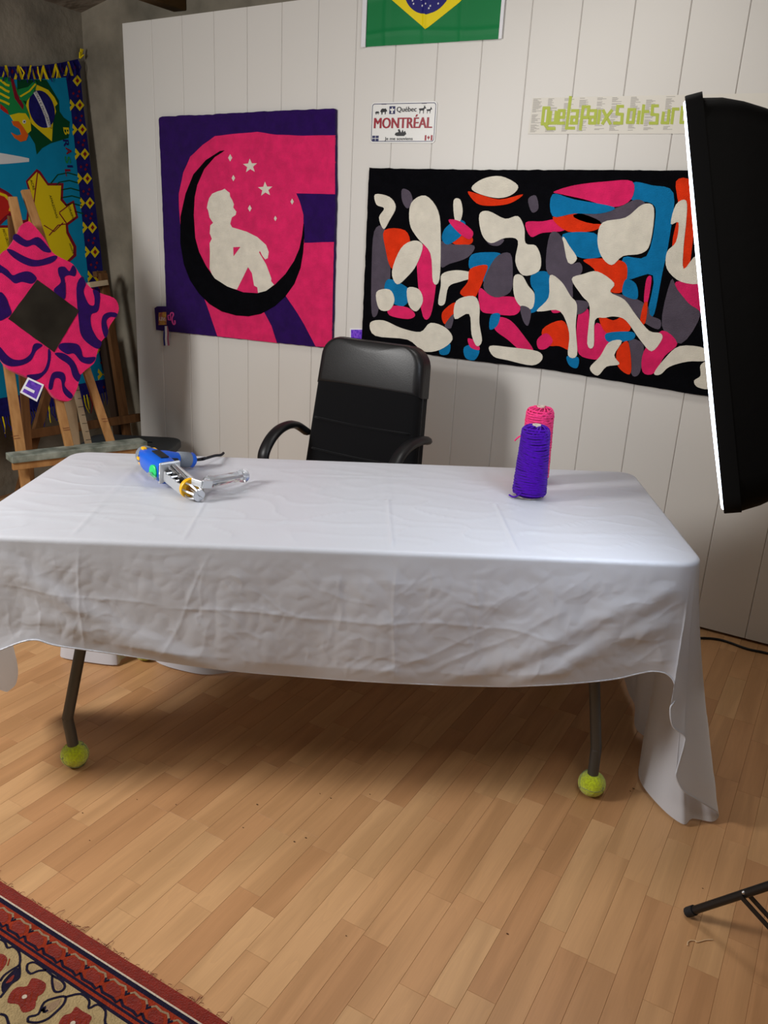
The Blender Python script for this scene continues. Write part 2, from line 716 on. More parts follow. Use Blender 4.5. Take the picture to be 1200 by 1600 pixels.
hk(0.0, TA + V((-0.01, -0.05, -0.365)))
fh(0.046, 0, 1017, 0.03)
fh(0.091, 50, 1001, 0.025)
fh(0.125, 90, 1010, 0.025)
fh(0.20, 175, 1022, 0.02)
fh(0.353, 350, 1047, 0.03)
fh(0.46, 470, 1058, 0.015)
fh(0.577, 600, 1067, 0.03)
fh(0.714, 750, 1073, 0.015)
fh(0.80, 840, 1072, 0.035)
fh(0.86, 905, 1068, 0.025)
fh(0.915, 960, 1062, 0.02)
fh(0.945, 1000, 1053, 0.022)
fh(0.962, 1022, 1050, 0.025)
fh(0.975, 1043, 1055, 0.03)
fh(0.983, 1054, 1070, 0.04)
fh(0.987, 1054, 1095, 0.055)
fh(0.990, 1047, 1108, 0.065)
fh(0.993, 1051, 1136, 0.07)
fh(0.996, 1068, 1150, 0.07)
fh(0.999, 1069, 1165, 0.075)
fh(1.002, 1058, 1203, 0.085)
fh(1.005, 1056, 1215, 0.09)
fh(1.010, 1068, 1237, 0.095)
fh(1.016, 1092, 1252, 0.09)
fh(1.025, 1118, 1268, 0.075)
hk(1.045, on_axis(1123, 1276, 2, 0.014))
hk(1.07, on_axis(1112, 1284, 2, 0.01))
hk(1.09, on_axis(1082, 1279, 2, 0.01))
hk(1.11, on_axis(1068, 1288, 2, 0.01))
hk(1.16, on_axis(1035, 1264, 2, 0.012))
hk(1.21, on_axis(1001, 1222, 2, 0.02))
hk(1.27, V((3.135, -1.09, 0.02)))
hk(1.36, on_axis(1014, 1160, 2, 0.01))
hk(1.46, on_axis(993, 1137, 2, 0.012))
hk(1.62, on_axis(991, 1102, 2, 0.012))
hk(1.76, on_axis(981, 1080, 2, 0.015))
hk(1.90, on_edge(1, 0.92, 0.06, 0.02))
hk(2.0, TC + V((0.05, 0.03, -0.735)))
hk(2.1, on_edge(2, 0.1, 0.05, 0.02))
hk(2.25, on_edge(2, 0.25, 0.03, 0.015))
hk(2.4, on_edge(2, 0.4, 0.05, 0.02))
hk(2.52, on_edge(2, 0.52, 0.02, 0.012))
hk(2.62, on_axis(420, 1050, 2, 0.01))
hk(2.68, on_axis(372, 1049, 2, 0.008))
hk(2.73, on_axis(325, 1054, 2, 0.008))
hk(2.78, on_axis(285, 1048, 2, 0.008))
hk(2.84, on_axis(250, 1037, 2, 0.01))
hk(2.90, on_edge(2, 0.9, -0.01, 0.012))
hk(2.945, on_axis(192, 1029, 2, 0.008))
hk(2.965, on_axis(182, 1039, 2, 0.008))
hk(3.0, on_axis(140, 1035, 2, 0.008))
hk(3.03, on_axis(96, 1027, 2, 0.008))
hk(3.06, on_axis(102, 1018, 2, 0.008))
hk(3.12, on_edge(3, 0.14, 0.05, 0.16))
hk(3.22, on_edge(3, 0.24, 0.03, 0.38))
hk(3.45, on_edge(3, 0.45, 0.03, 0.46))
hk(3.68, on_edge(3, 0.68, 0.04, 0.43))
hk(3.80, on_edge_plane(26, 1030, 3, 0.04))
hk(3.85, on_edge_plane(26, 1066, 3, 0.05))
hk(3.89, on_edge_plane(12, 1081, 3, 0.06))
hk(3.94, on_edge_plane(-20, 1072, 3, 0.06))
hk(3.975, TA + V((-0.07, -0.05, -0.42)))
hk(4.0, TA + V((-0.01, -0.05, -0.365)))

cols = []
for a in range(len(HEM) - 1):
    t0, h0 = HEM[a]
    t1, h1 = HEM[a + 1]
    hp = HEM[a - 1][1] if a > 0 else HEM[-2][1]
    hn = HEM[a + 2][1] if a + 2 < len(HEM) else HEM[1][1]
    ns = max(4, int(abs(t1 - t0) * (640 if t0 < 1.0 else 130)))
    for j in range(ns):
        w = j / ns
        p0, p1, p2, p3 = hp, h0, h1, hn
        if (p1 - p0).length > 3 * (p2 - p1).length:
            p0 = p1 + (p1 - p2)
        if (p3 - p2).length > 3 * (p2 - p1).length:
            p3 = p2 + (p2 - p1)
        h = 0.5 * ((2 * p1) + (-p0 + p2) * w + (2 * p0 - 5 * p1 + 4 * p2 - p3) * w * w + (-p0 + 3 * p1 - 3 * p2 + p3) * w ** 3)
        h.z = max(h.z, 0.006)
        cols.append((t0 + (t1 - t0) * w, h))


_rc = random.Random(21)
CREASE = [(0.30, 0.02, 0.31, 0.36, 0.0026, 0.0032), (0.62, 0.02, 0.50, 0.30, 0.0026, 0.0032), (1.075, 0.01, 1.085, 0.37, 0.0032, 0.0032), (1.28, 0.03, 1.29, 0.26, 0.0022, 0.003),
          (0.10, 0.09, 0.62, 0.33, 0.0050, 0.020), (0.20, 0.20, 0.72, 0.37, 0.0050, 0.020), (0.05, 0.02, 0.34, 0.20, 0.0040, 0.018), (1.22, 0.36, 1.72, 0.10, 0.0055, 0.022), (1.36, 0.37, 1.76, 0.17, 0.0055, 0.020),
          (1.20, 0.31, 1.50, 0.15, 0.0030, 0.007), (1.05, 0.33, 1.30, 0.21, 0.0030, 0.006), (1.52, 0.30, 1.78, 0.06, 0.0040, 0.018),
          (0.52, 0.165, 0.95, 0.185, 0.0032, 0.0032), (0.95, 0.185, 1.30, 0.19, 0.0028, 0.004), (1.30, 0.19, 1.50, 0.215, 0.0026, 0.0032), (0.12, 0.13, 0.50, 0.165, 0.0022, 0.004)]
for _k in range(150):
    _x, _y = _rc.uniform(0.05, 1.78), _rc.uniform(0.03, 0.34)
    _a = _rc.choice((_rc.uniform(-0.25, 0.25), _rc.uniform(1.2, 1.9), _rc.uniform(0.5, 1.0) * (1 if _x < 0.8 else -1)))
    _l = _rc.uniform(0.03, 0.15)
    CREASE.append((_x, _y, _x + _l * math.cos(_a), _y + _l * math.sin(_a), _rc.uniform(0.0005, 0.0018), _rc.uniform(0.0022, 0.0042)))


def crease_sum(x, y, L):
    d = 0.0
    for (x0, y0, x1, y1, am, wd) in L:
        dx, dy = x1 - x0, y1 - y0
        l2 = dx * dx + dy * dy
        t = ((x - x0) * dx + (y - y0) * dy) / l2
        if t < -0.1 or t > 1.1:
            continue
        e = ((x - x0) * dy - (y - y0) * dx) / math.sqrt(l2)
        if abs(e) > 7 * wd:
            continue
        tp = max(0.0, min(1.0, min(t + 0.1, 1.1 - t) * 5))
        e += 0.004 * math.sin(t * 7 + x0 * 40)
        d += am * tp * (math.exp(-abs(e) / (wd * 1.6)) if wd < 0.01 else 2.0 * math.exp(-(e / (wd * 1.3)) ** 2))
    return d


def wrinkle(t, q, v):
    """outward displacement of the hanging cloth: soft tension folds, pressed fold lines and crumples"""
    fade = min(1, v * 4.0) * min(1, (1.02 - v) * 8)
    if t < 1.03:
        x = t * 1.84
        y = TZ - q.z
        d = 0.012 * noise.noise(V((x * 1.8, y * 2.0, 2)))
        d += 0.0055 * abs(noise.noise(V((x * 5 + y * 2, y * 7 - x, 4)))) + 0.0030 * abs(noise.noise(V((x * 13 - y * 4, y * 12 + x * 3, 8)))) + 0.0016 * abs(noise.noise(V((x * 27, y * 30, 3))))
        d += 0.6 * crease_sum(x, y, CREASE)
        return d * fade * min(1, (1.0 - t) * 25 + 0.15)
    x = t * 1.3
    k = 0.35 if t < 1.25 else 1.0
    return fade * k * (0.008 * noise.noise(V((x * 3, v * 2, 3))) + 0.004 * math.sin(x * 24 + v * 2) * v)


NR = 100
cl = MB()
vs = []
NC = len(cols)
for (t, h) in cols:
    P, out = top_at(t)
    for r in range(NR + 1):
        v = r / NR
        # short roll over the edge, then fall to the hem
        rr = 0.012
        drop = TZ - h.z
        horiz = V((h.x - P.x, h.y - P.y, 0))
        if v < 0.06:
            a = v / 0.06 * math.pi / 2
            q = P + out * (rr * math.sin(a)) + V((0, 0, -rr * (1 - math.cos(a))))
        else:
            w = (v - 0.06) / 0.94
            q = P + out * (rr * (1 - w)) + horiz * (w ** 1.25) + V((0, 0, -rr - (drop - rr) * w))
        q = q + out * wrinkle(t, q, v)
        if q.z < 0.004:
            q.z = 0.004
        vs.append(q)
fs = []
for i in range(NC):
    j = (i + 1) % NC
    for r in range(NR):
        fs.append((i * (NR + 1) + r, j * (NR + 1) + r, j * (NR + 1) + r + 1, i * (NR + 1) + r + 1))
# top surface: rings shrinking to the long axis
NT = 36
base = len(vs)
mid0 = (TA + TD) / 2 + (TB - TA) * 0.2
mid1 = (TB + TC) / 2 + (TA - TB) * 0.2
ax = mid1 - mid0


def top_h(q):
    e = (TB - TA).normalized()
    x = (q - TA).dot(e)
    y = (q - TA).dot(V((-e.y, e.x, 0)))
    d = 0.0012 * noise.noise(V((x * 5, y * 6, 1)))
    rg = 1 - abs(noise.noise(V((x * 6 + y * 2, y * 12, 4)))) * 2
    d += 0.0022 * max(0, rg) ** 6
    for fx in (0.28, 0.55, 1.065, 1.38):
        d += 0.0022 * math.exp(-((x - fx) / 0.006) ** 2)
    d += 0.0022 * math.exp(-((y - 0.17) / 0.005) ** 2) + 0.0018 * math.exp(-((y - 0.62) / 0.005) ** 2)
    return d


for k in range(1, NT + 1):
    w = k / NT
    for i, (t, h) in enumerate(cols):
        P, out = top_at(t)
        s = max(0, min(1, (P - mid0).dot(ax) / ax.length_squared))
        C0 = mid0 + ax * s
        q = P.lerp(C0, w)
        vs.append(V((q.x, q.y, TZ + top_h(q) * min(1, w * 8))))
for i in range(NC):
    j = (i + 1) % NC
    fs.append((i * (NR + 1), base + i, base + j, j * (NR + 1)))
    for k in range(NT - 1):
        a = base + k * NC
        fs.append((a + i, a + NC + i, a + NC + j, a + j))
cl.add(vs, fs)
cloth = cl.build('tablecloth', m_cloth, smooth=180)
tag(cloth, 'creased white satin tablecloth draped over the long table', 'tablecloth')
hm = MB()
hm.tube([h + V((0, 0, 0.002)) for t, h in cols if t < 1.03], 0.0022, 6)
hm.build('hem', m_cloth, cloth, smooth=60)

m_leg = mat('dark_grey_steel', (84, 84, 82), 0.45, 0.5, metal=0.3, var=0.08, vscale=6)
m_ttop = mat('table_plastic', (190, 188, 182), 0.5)
ctr = (TA + TB + TC + TD) / 4
table = thing('folding_table', (ctr.x, ctr.y, 0), 'folding table with bent grey steel legs hidden under the white cloth', 'table')
tp = Plane((0, 0, 0), X, Y, Z)
g = MB()
g.prism(tp, [(q.x + (ctr.x - q.x) * 0.025, q.y + (ctr.y - q.y) * 0.025) for q in CORN], TZ - 0.045, TZ - 0.008)
g.build('tabletop', m_ttop, table)
FL, FR = V((1.756, -2.003, 0)), V((3.047, -1.295, 0))
eL = (TB - TA).normalized()
nB = V((-eL.y, eL.x, 0))
feet = [FL, FR, V((1.478, -1.455, 0)), V((2.745, -0.70, 0))]
for i, q in enumerate(feet):
    s = 1 if i % 2 == 0 else -1
    inn = eL * s
    g = MB()
    ko, to = ((-0.011, 0.125), (0.004, 0.085))[i % 2]
    kn = q + inn * ko + V((0, 0, 0.155))
    pts = smooth_line([q + V((0, 0, 0.035)), q + inn * ko * 0.6 + V((0, 0, 0.11)), kn, kn + inn * to * 0.09 + V((0, 0, 0.05)), kn + inn * to + V((0, 0, 0.54))], 6)
    g.tube(pts, 0.0155, 12)
    g.build('leg', m_leg, table, smooth=50)
for i in (0, 1):
    a = feet[i] + eL * (0.10 if i == 0 else -0.10) + V((0, 0, 0.655))
    b_ = feet[i + 2] + eL * (0.10 if i == 0 else -0.10) + V((0, 0, 0.655))
    g = MB()
    g.tube([a, b_], 0.012, 10)
    g.build('cross_bar', m_leg, table, smooth=50)

m_ball = mat('tennis_felt', (212, 232, 30), 0.95, 0.1, var=0.22, vscale=160, bump=0.9, bscale=330, bdist=0.006, sheen=0.6)
m_seam = mat('tennis_seam', (150, 165, 120), 0.8)
lab = ['yellow tennis ball on the front left table foot', 'yellow tennis ball on the front right table foot',
       'tennis ball on the rear left table foot by the pooled cloth', 'tennis ball on the rear right table foot behind the cloth']
for i, q in enumerate(feet):
    c = q + V((0.0, 0, 0.036))
    g = MB()
    g.ball((0, 0, 0), 0.0375, 28, (1.04, 1.04, 0.96))
    o = g.build('tennis_ball', m_ball, smooth=180)
    o.location = c
    tag(o, lab[i], 'ball', 'tennis balls on table feet')
    g = MB()
    rot = Matrix.Rotation(0.5 + i * 1.3, 3, 'Z') @ Matrix.Rotation(0.6, 3, 'X')
    pts = []
    for k in range(60):
        t = 2 * math.pi * k / 60
        a_, b_ = 0.44, math.pi / 2
        la = (b_ - a_) * math.sin(2 * t) * 0.62
        lo = t + 0.35 * math.sin(4 * t)
        pts.append(rot @ V((math.cos(la) * math.cos(lo), math.cos(la) * math.sin(lo), math.sin(la))) * 0.0385)
    g.tube(pts, 0.0012, 5, closed=True)
    so = g.build('seam', m_seam, None, smooth=180)
    so.parent = o

# ------------------------------------------------------------------ office chair
m_leather = mat('black_leather', (24, 24, 25), 0.38, 0.5, bump=0.25, bscale=240, bdist=0.001, var=0.1, vscale=5)
m_mesh = mat('black_fabric', (13, 13, 15), 0.92, 0.12, bump=0.4, bscale=700, bdist=0.001, sheen=0.1)
m_plast = mat('black_plastic', (20, 20, 22), 0.42, 0.45)
chair = thing('office_chair', (1.78, -0.62, 0), 'black office chair with leather head panel behind the desk', 'chair')
tilt = 0.15
CPW = Plane((1.768, -0.555, 0.47), X, V((0, math.sin(tilt), math.cos(tilt))), V((0, -math.cos(tilt), math.sin(tilt))))
HB = 0.60


def chair_outline(grow=0.0):
    out = []
    k = 8
    wt, wb = 0.236 + grow, 0.262 + grow
    for cx, cy, a0, r in ((wt - 0.085, HB - 0.085, 0, 0.085), (-wt + 0.085, HB - 0.085, 90, 0.085), (-wb + 0.03, 0.03, 180, 0.03), (wb - 0.03, 0.03, 270, 0.03)):
        for i in range(k + 1):
            a = math.radians(a0 + 90 * i / k)
            out.append((cx + (r + grow * 0.3) * math.cos(a), cy + (r + grow * 0.3) * math.sin(a)))
    return out


g = MB()
g.pillow(CPW, chair_outline(), -0.075, 0.0, 0.03, 5, 0.004)
back = g.build('backrest', m_mesh, chair, smooth=70)
# leather head panel
ol = [q for q in chair_outline(0.002)]
top = [q for q in ol if q[1] > 0.40]
yb = 0.405
hp_ = [(0.2455, yb), *[q for q in ol if q[1] > HB - 0.09], (-0.2455, yb)]
g = MB()
g.pillow(CPW, hp_, -0.077, 0.005, 0.032, 6, 0.010)
g.build('head_panel', m_leather, back, smooth=70)
for yy, dz in ((0.265, 0.003), (0.135, 0.003)):
    g = MB()
    g.tube([CPW.pt(a, yy - 0.006 * math.cos(a * 6), 0.004) for a in [-0.225 + 0.45 * i / 20 for i in range(21)]], 0.0035, 6)
    g.build('fabric_seam', m_mesh, back, smooth=180)
g = MB()
pipe = [CPW.pt(a, b, -0.034) for a, b in chair_outline(0.0)]
g.tube(pipe, 0.0035, 6, closed=True)
g.build('piping', m_leather, back, smooth=180)
g = MB()
SP = Plane((1.768, -0.80, 0.46), X, Y, Z)
g.pillow(SP, round_rect(-0.255, -0.24, 0.255, 0.25, 0.07), -0.09, 0.02, 0.035, 5, 0.01)
g.build('seat', m_mesh, chair, smooth=70)
for sx in (-1, 1):
    xo = 1.768 + sx * 0.297
    if sx < 0:
        pts = [(0.02, -0.50, 0.655), (0.0, -0.545, 0.688), (0, -0.606, 0.700), (0, -0.675, 0.690), (0, -0.735, 0.655), (0, -0.772, 0.60), (0, -0.755, 0.53), (0, -0.73, 0.46), (0.03, -0.70, 0.405), (0.06, -0.69, 0.40)]
    else:
        pts = [(-0.02, -0.475, 0.705), (0.0, -0.53, 0.722), (0, -0.606, 0.728), (0, -0.675, 0.722), (0, -0.74, 0.695), (0, -0.785, 0.64), (0, -0.775, 0.56), (0, -0.74, 0.47), (-0.03, -0.70, 0.405), (-0.06, -0.69, 0.40)]
    P = smooth_line([(xo + a, b, c) for a, b, c in pts], 6)
    g = MB()
    vsx, fsx = [], []
    n_ = len(P)
    for i in range(n_):
        d = (P[min(i + 1, n_ - 1)] - P[max(i - 1, 0)]).normalized()
        sd = X
        up = sd.cross(d).normalized()
        for k in range(10):
            t = 2 * math.pi * k / 10
            vsx.append(P[i] + sd * (0.027 * math.cos(t)) + up * (0.0165 * math.sin(t)))
    for i in range(n_ - 1):
        for k in range(10):
            fsx.append((i * 10 + k, i * 10 + (k + 1) % 10, (i + 1) * 10 + (k + 1) % 10, (i + 1) * 10 + k))
    fsx += [tuple(range(10)), tuple((n_ - 1) * 10 + k for k in range(10))]
    g.add(vsx, fsx)
    g.build('armrest', m_plast, chair, smooth=60)
g = MB()
g.lathe([(0.03, 0.10), (0.03, 0.24), (0.022, 0.24), (0.022, 0.375)], (1.768, -0.78, 0), Z, 16)
g.build('pedestal', m_plast, chair, smooth=40)
for k in range(5):
    a = 2 * math.pi * k / 5 + 0.3
    e = V((math.cos(a), math.sin(a), 0))
    c = V((1.768, -0.78, 0))
    g = MB()
    g.bar(c + e * 0.02 + V((0, 0, 0.115)), c + e * 0.27 + V((0, 0, 0.075)), 0.045, 0.03, bev=0.006)
    lg = g.build('leg', m_plast, chair)
    g = MB()
    sd = Z.cross(e)
    g.lathe([(0.0, -0.022), (0.024, -0.022), (0.026, 0), (0.024, 0.022), (0.0, 0.022)], c + e * 0.265 + V((0, 0, 0.027)), sd, 14)
    g.lathe([(0.006, 0.03), (0.006, 0.075)], c + e * 0.265, Z, 8)
    g.build('caster', m_plast, lg, smooth=40)

# ------------------------------------------------------------------ yarn cones
m_cone = mat('cardboard_core', (214, 204, 184), 0.8)


def yarn_cone(loc, H, rb, rt, col, name_mat, label, seed, lean=(0, 0), tail=None):
    o = thing('yarn_cone', loc, label, 'yarn', 'yarn cones on the desk')
    m_y = mat(name_mat, col, 0.9, 0.1, var=0.18, vscale=140, bump=0.8, bscale=500, bdist=0.002, sheen=0.1)
    m_i = mat(name_mat + '_inner', tuple(int(c * 0.7) for c in col), 0.95, 0.05, bump=0.8, bscale=400)
    rn = random.Random(seed)
    base_ = V(loc)

    def rad(z):
        w = z / H
        r = rb + (rt - rb) * w
        if w < 0.10:
            r *= 0.70 + 0.3 * math.sin(w / 0.10 * math.pi / 2)
        if w > 0.93:
            r *= 0.80 + 0.2 * math.cos((w - 0.93) / 0.07 * math.pi / 2)
        return r

    def P(r, a, z):
        return base_ + V((r * math.cos(a) + lean[0] * z, r * math.sin(a) + lean[1] * z, z))
    b = MB()
    n = 28
    K = 24
    vs, fs = [], []
    for i in range(K + 1):
        z = 0.006 + (H - 0.008) * i / K
        for k in range(n):
            vs.append(P(rad(z) - 0.0012, 2 * math.pi * k / n, z))
    for i in range(K):
        for k in range(n):
            fs.append((i * n + k, i * n + (k + 1) % n, (i + 1) * n + (k + 1) % n, (i + 1) * n + k))
    fs.append(tuple(reversed(range(n))))
    vs.append(P(0.0, 0, H + 0.001))
    for k in range(n):
        fs.append((K * n + k, K * n + (k + 1) % n, len(vs) - 1))
    b.add(vs, fs)
    b.build('yarn_body', m_i, o, smooth=70)
    w = MB()
    for lay in range(2):
        turns = int(H / 0.0085)
        pts = []
        for i in range(turns * 22 + 1):
            a = 2 * math.pi * i / 22
            z = 0.008 + (H - 0.013) * i / (turns * 22)
            z2 = z + (0.014 if lay else 0.003) * math.sin(a * (1.0 if lay else 1.02) + lay * 2.4 + z * 18) * (1 if lay else -1) + 0.0025 * noise.noise(V((a * .5, z * 60, seed + lay)))
            z2 = min(max(z2, 0.0065 + 0.001 * (i % 3)), H - 0.002)
            pts.append(P(rad(z2) + 0.0006 + 0.0012 * lay * (noise.noise(V((a * 0.3, z * 30, seed))) + .3), a, z2))
        w.tube(pts, 0.0031, 6)
    # threads crossing the shoulder
    for k in range(14):
        a = 2 * math.pi * k / 14 + rn.random() * 0.3
        pts = [P(rad(H * 0.9) + 0.002, a, H * 0.9), P(rad(H * 0.97) + 0.0015, a + 0.25, H * 0.97), P(rad(H) * 0.8, a + 0.45, H + 0.001), P(rad(H) * 0.5, a + 0.7, H + 0.002)]
        w.tube(smooth_line(pts, 4), 0.0024, 5)
    w.build('wound_thread', m_y, o, smooth=180)
    c = MB()
    ri = 0.0105
    pr = [(ri + 0.002, 0.0), (ri + 0.002, H + 0.006), (ri, H + 0.006), (ri, H - 0.03)]
    vs, fs = [], []
    for r, z in pr:
        for k in range(16):
            vs.append(P(r, 2 * math.pi * k / 16, z))
    for i in range(3):
        for k in range(16):
            fs.append((i * 16 + k, i * 16 + (k + 1) % 16, (i + 1) * 16 + (k + 1) % 16, (i + 1) * 16 + k))
    # flat foot ring
    c.add(vs, fs)
    c.lathe([(0.0, 0.0), (rb * 0.6, 0.0), (rb * 0.6, 0.007), (0.0, 0.007)], base_, Z, 20)
    c.build('core', m_cone, o, smooth=40)
    if tail:
        t = MB()
        t.tube(smooth_line(tail, 5), 0.0026, 6)
        t.build('loose_end', m_y, o, smooth=180)
    return o


ya = on_axis(826, 776, 2, TZ + 0.002)
yb_ = on_axis(832, 752, 2, TZ + 0.002)
yarn_cone((ya.x, ya.y, TZ + 0.002), 0.218, 0.0495, 0.038, (72, 6, 158), 'purple_yarn', 'purple yarn cone standing in front of the pink one', 3,
          tail=[ya + V((-0.005, -0.052, 0.028)), ya + V((-0.016, -0.05, 0.014)), ya + V((-0.032, -0.045, 0.004)), ya + V((-0.05, -0.034, 0.004))])
yarn_cone((yb_.x, yb_.y, TZ + 0.002), 0.240, 0.047, 0.040, (246, 62, 128), 'pink_yarn', 'pink yarn cone standing behind the purple one', 8,
          tail=[yb_ + V((-0.040, -0.02, 0.15)), yb_ + V((-0.052, -0.03, 0.143)), yb_ + V((-0.062, -0.034, 0.13))])

# ------------------------------------------------------------------ tufting gun
m_blue = mat('blue_plastic', (14, 92, 205), 0.35, 0.5)
m_grip = mat('grey_rubber', (120, 126, 134), 0.7, 0.3, bump=0.3, bscale=300)
m_dk = mat('dark_rubber', (34, 36, 40), 0.6, 0.3)
m_yel = mat('yellow_plastic', (240, 180, 20), 0.4, 0.45)
m_green = mat('green_plastic', (40, 205, 110), 0.4, 0.45)
m_chrome = mat('brushed_steel', (200, 202, 206), 0.28, 0.5, metal=0.9)
m_alu = mat('cast_aluminium', (206, 208, 210), 0.42, 0.5, metal=0.6)
m_clear = mat('clear_plastic', (245, 248, 250), 0.08, 0.5, trans=0.92, ior=1.3)
GZ = TZ + 0.045
gun_c = on_axis(255, 742, 2, TZ)
gun = thing('tufting_gun', (gun_c.x, gun_c.y, TZ), 'blue electric tufting gun with clear side handle lying on the cloth', 'tool')
GA = on_axis(228, 712, 2, GZ)          # rear of the body
GB = on_axis(263, 738, 2, GZ)          # front of the body
GE = on_axis(318, 768, 2, TZ + 0.022)          # nose
gax = (GB - GA).normalized()
gsd = gax.cross(Z).normalized()        # points to the viewer's right of the gun axis
gup = gsd.cross(gax).normalized()
if gup.z < 0:
    gup = -gup


def G(a, s, h):
    return GA + gax * a + gsd * s + gup * h


LB = (GB - GA).length
g = MB()
prof = [(0.0, 0.021, 0.021), (0.015, 0.028, 0.028), (0.05, 0.033, 0.032), (LB * 0.55, 0.034, 0.034), (LB, 0.031, 0.034)]
vs, fs = [], []
for (a, ws, hs) in prof:
    for k in range(16):
        t = 2 * math.pi * k / 16
        ct, st = math.cos(t), math.sin(t)
        ex_ = 0.55
        vs.append(G(a, ws * math.copysign(abs(ct) ** ex_, ct), hs * math.copysign(abs(st) ** ex_, st)))
for i in range(len(prof) - 1):
    for k in range(16):
        fs.append((i * 16 + k, i * 16 + (k + 1) % 16, (i + 1) * 16 + (k + 1) % 16, (i + 1) * 16 + k))
fs += [tuple(range(16)), tuple((len(prof) - 1) * 16 + k for k in range(16))]
g.add(vs, fs)
gbody = g.build('body', m_blue, gun, smooth=50)
g = MB()
g.lathe([(0.0, -0.032), (0.018, -0.030), (0.028, -0.020), (0.031, -0.006), (0.031, 0.014), (0.0, 0.015)], G(0.004, 0, 0), gax, 20)
g.build('rear_cap', m_grip, gun, smooth=60)
for s_, h_ in ((0.012, 0.029), (-0.02, 0.022), (0.027, 0.0), (0.022, -0.016)):
    g = MB()
    g.box(G(0.022, s_, h_), gax, gsd, gup, 0.022, 0.013, 0.010, 0.003)
    g.build('vent_accent', m_yel, gbody)
g = MB()
g.box(G(LB * 0.62, -0.004, 0.036), gax, gsd, gup, LB * 0.42, 0.024, 0.004, 0.001)
g.build('type_plate', m_dk, gbody)
# handle with grip
HA, HB_ = on_axis(258, 716, 2, GZ + 0.004), on_axis(303, 719, 2, TZ + 0.026)
had = (HB_ - HA).normalized()
g = MB()
L_ = (HB_ - HA).length
g.lathe([(0.0, -0.03), (0.023, -0.028), (0.024, 0.0), (0.021, L_ * 0.4), (0.022, L_ * 0.8), (0.024, L_ * 0.93), (0.017, L_), (0.0, L_ + 0.002)], HA, had, 20)
gh = g.build('handle', m_blue, gun, smooth=60)
g = MB()
g.lathe([(0.0215, L_ * 0.40), (0.0238, L_ * 0.42), (0.0245, L_ * 0.80), (0.022, L_ * 0.83)], HA, had, 20)
g.build('grip', m_grip, gh, smooth=60)
g = MB()
tq = HA.lerp(HB_, 0.28) + V((0.0, -0.0, 0))
g.box(tq + (CAM - tq).normalized() * 0.020 + V((0, 0, -0.006)), had, Z.cross(had), Z, 0.032, 0.018, 0.02, 0.005)
g.build('trigger', m_dk, gh)
# cable
g = MB()
cb = [HB_, HB_ + had * 0.03 + V((0, 0, 0.004))] + [on_axis(322, 716, 2, TZ + 0.03), on_axis(336, 712, 2, TZ + 0.02), on_axis(345, 711, 2, TZ + 0.012), on_axis(349, 708, 2, TZ + 0.008)]
g.tube(smooth_line(cb, 6), 0.0045, 8)
g.tube(smooth_line([HB_, on_axis(311, 718, 2, TZ + 0.02), on_axis(321, 716, 2, TZ + 0.028)], 5), 0.005, 8)
g.build('cable', m_dk, gun, smooth=60)
# speed wheel
g = MB()
wc = on_axis(249, 737, 2, GZ + 0.004)
wn = gsd if gsd.dot(CAM - wc) > 0 else -gsd
wn = (wn + (CAM - wc).normalized() * 0.25).normalized()
wc = GA + gax * (LB * 0.86) + (gsd if gsd.dot(CAM - GA) > 0 else -gsd) * 0.031
g.lathe([(0.0, 0.0), (0.019, 0.0), (0.019, 0.007), (0.016, 0.009), (0.0, 0.009)], wc, wn, 24)
gw = g.build('speed_wheel', m_green, gun, smooth=40)
g = MB()
g.lathe([(0.0, 0.011), (0.007, 0.011), (0.007, 0.02), (0.0, 0.02)], wc - Z * 0.008, wn, 14)
g.bar(wc + wn * 0.016 - Z * 0.008, wc + wn * 0.012 - Z * 0.012 + gax * 0.035, 0.008, 0.006)
g.build('crank_pin', m_chrome, gw)
# mechanism
MA, MBq = on_axis(264, 737, 2, GZ), on_axis(293, 760, 2, TZ + 0.03)
mx_ = (MBq - MA).normalized()
ms = mx_.cross(Z).normalized()
mu = ms.cross(mx_)
if mu.z < 0:
    mu = -mu
ml = (MBq - MA).length
fr = MB()
fr.box(MA + mx_ * 0.003, mx_, ms, mu, 0.008, 0.066, 0.066, 0.004)
fr.box(MA + mx_ * ml * 0.5 - ms * 0.018 + mu * 0.004, mx_, ms, mu, ml, 0.007, 0.040, 0.002)
fr.box(MA + mx_ * ml * 0.5 + ms * 0.018 - mu * 0.008, mx_, ms, mu, ml, 0.007, 0.030, 0.002)
fr.box(MA + mx_ * ml * 0.5 - mu * 0.018, mx_, ms, mu, ml, 0.040, 0.006, 0.002)
fr.build('mechanism_frame', m_alu, gun)
g = MB()
for s_, h_, r_ in ((0.004, 0.017, 0.005), (0.0, 0.004, 0.006), (-0.008, 0.024, 0.004)):
    g.tube([MA + ms * s_ + mu * h_, MA + mx_ * ml * 1.02 + ms * s_ * 0.5 + mu * h_ * 0.5], r_, 8)
for f_ in (0.3, 0.55, 0.8):
    g.lathe([(0.0, -0.026), (0.004, -0.026), (0.004, 0.026), (0.0, 0.026)], MA + mx_ * ml * f_ + mu * 0.012, ms, 8)
g.build('push_rods', m_chrome, gun, smooth=40)
g = MB()
for f_ in (0.25, 0.5, 0.78):
    g.box(MA + mx_ * ml * f_ + ms * 0.008 + mu * 0.008, mx_, ms, mu, 0.014, 0.016, 0.018, 0.002)
g.build('link_block', m_dk, gun)
RC = MBq + mx_ * 0.010
g = MB()
g.lathe([(0.014, -0.006), (0.028, -0.006), (0.030, 0.0), (0.028, 0.006), (0.014, 0.006), (0.014, -0.006)], RC, mx_, 24)
g.build('yellow_ring', m_yel, gun, smooth=40)
g = MB()
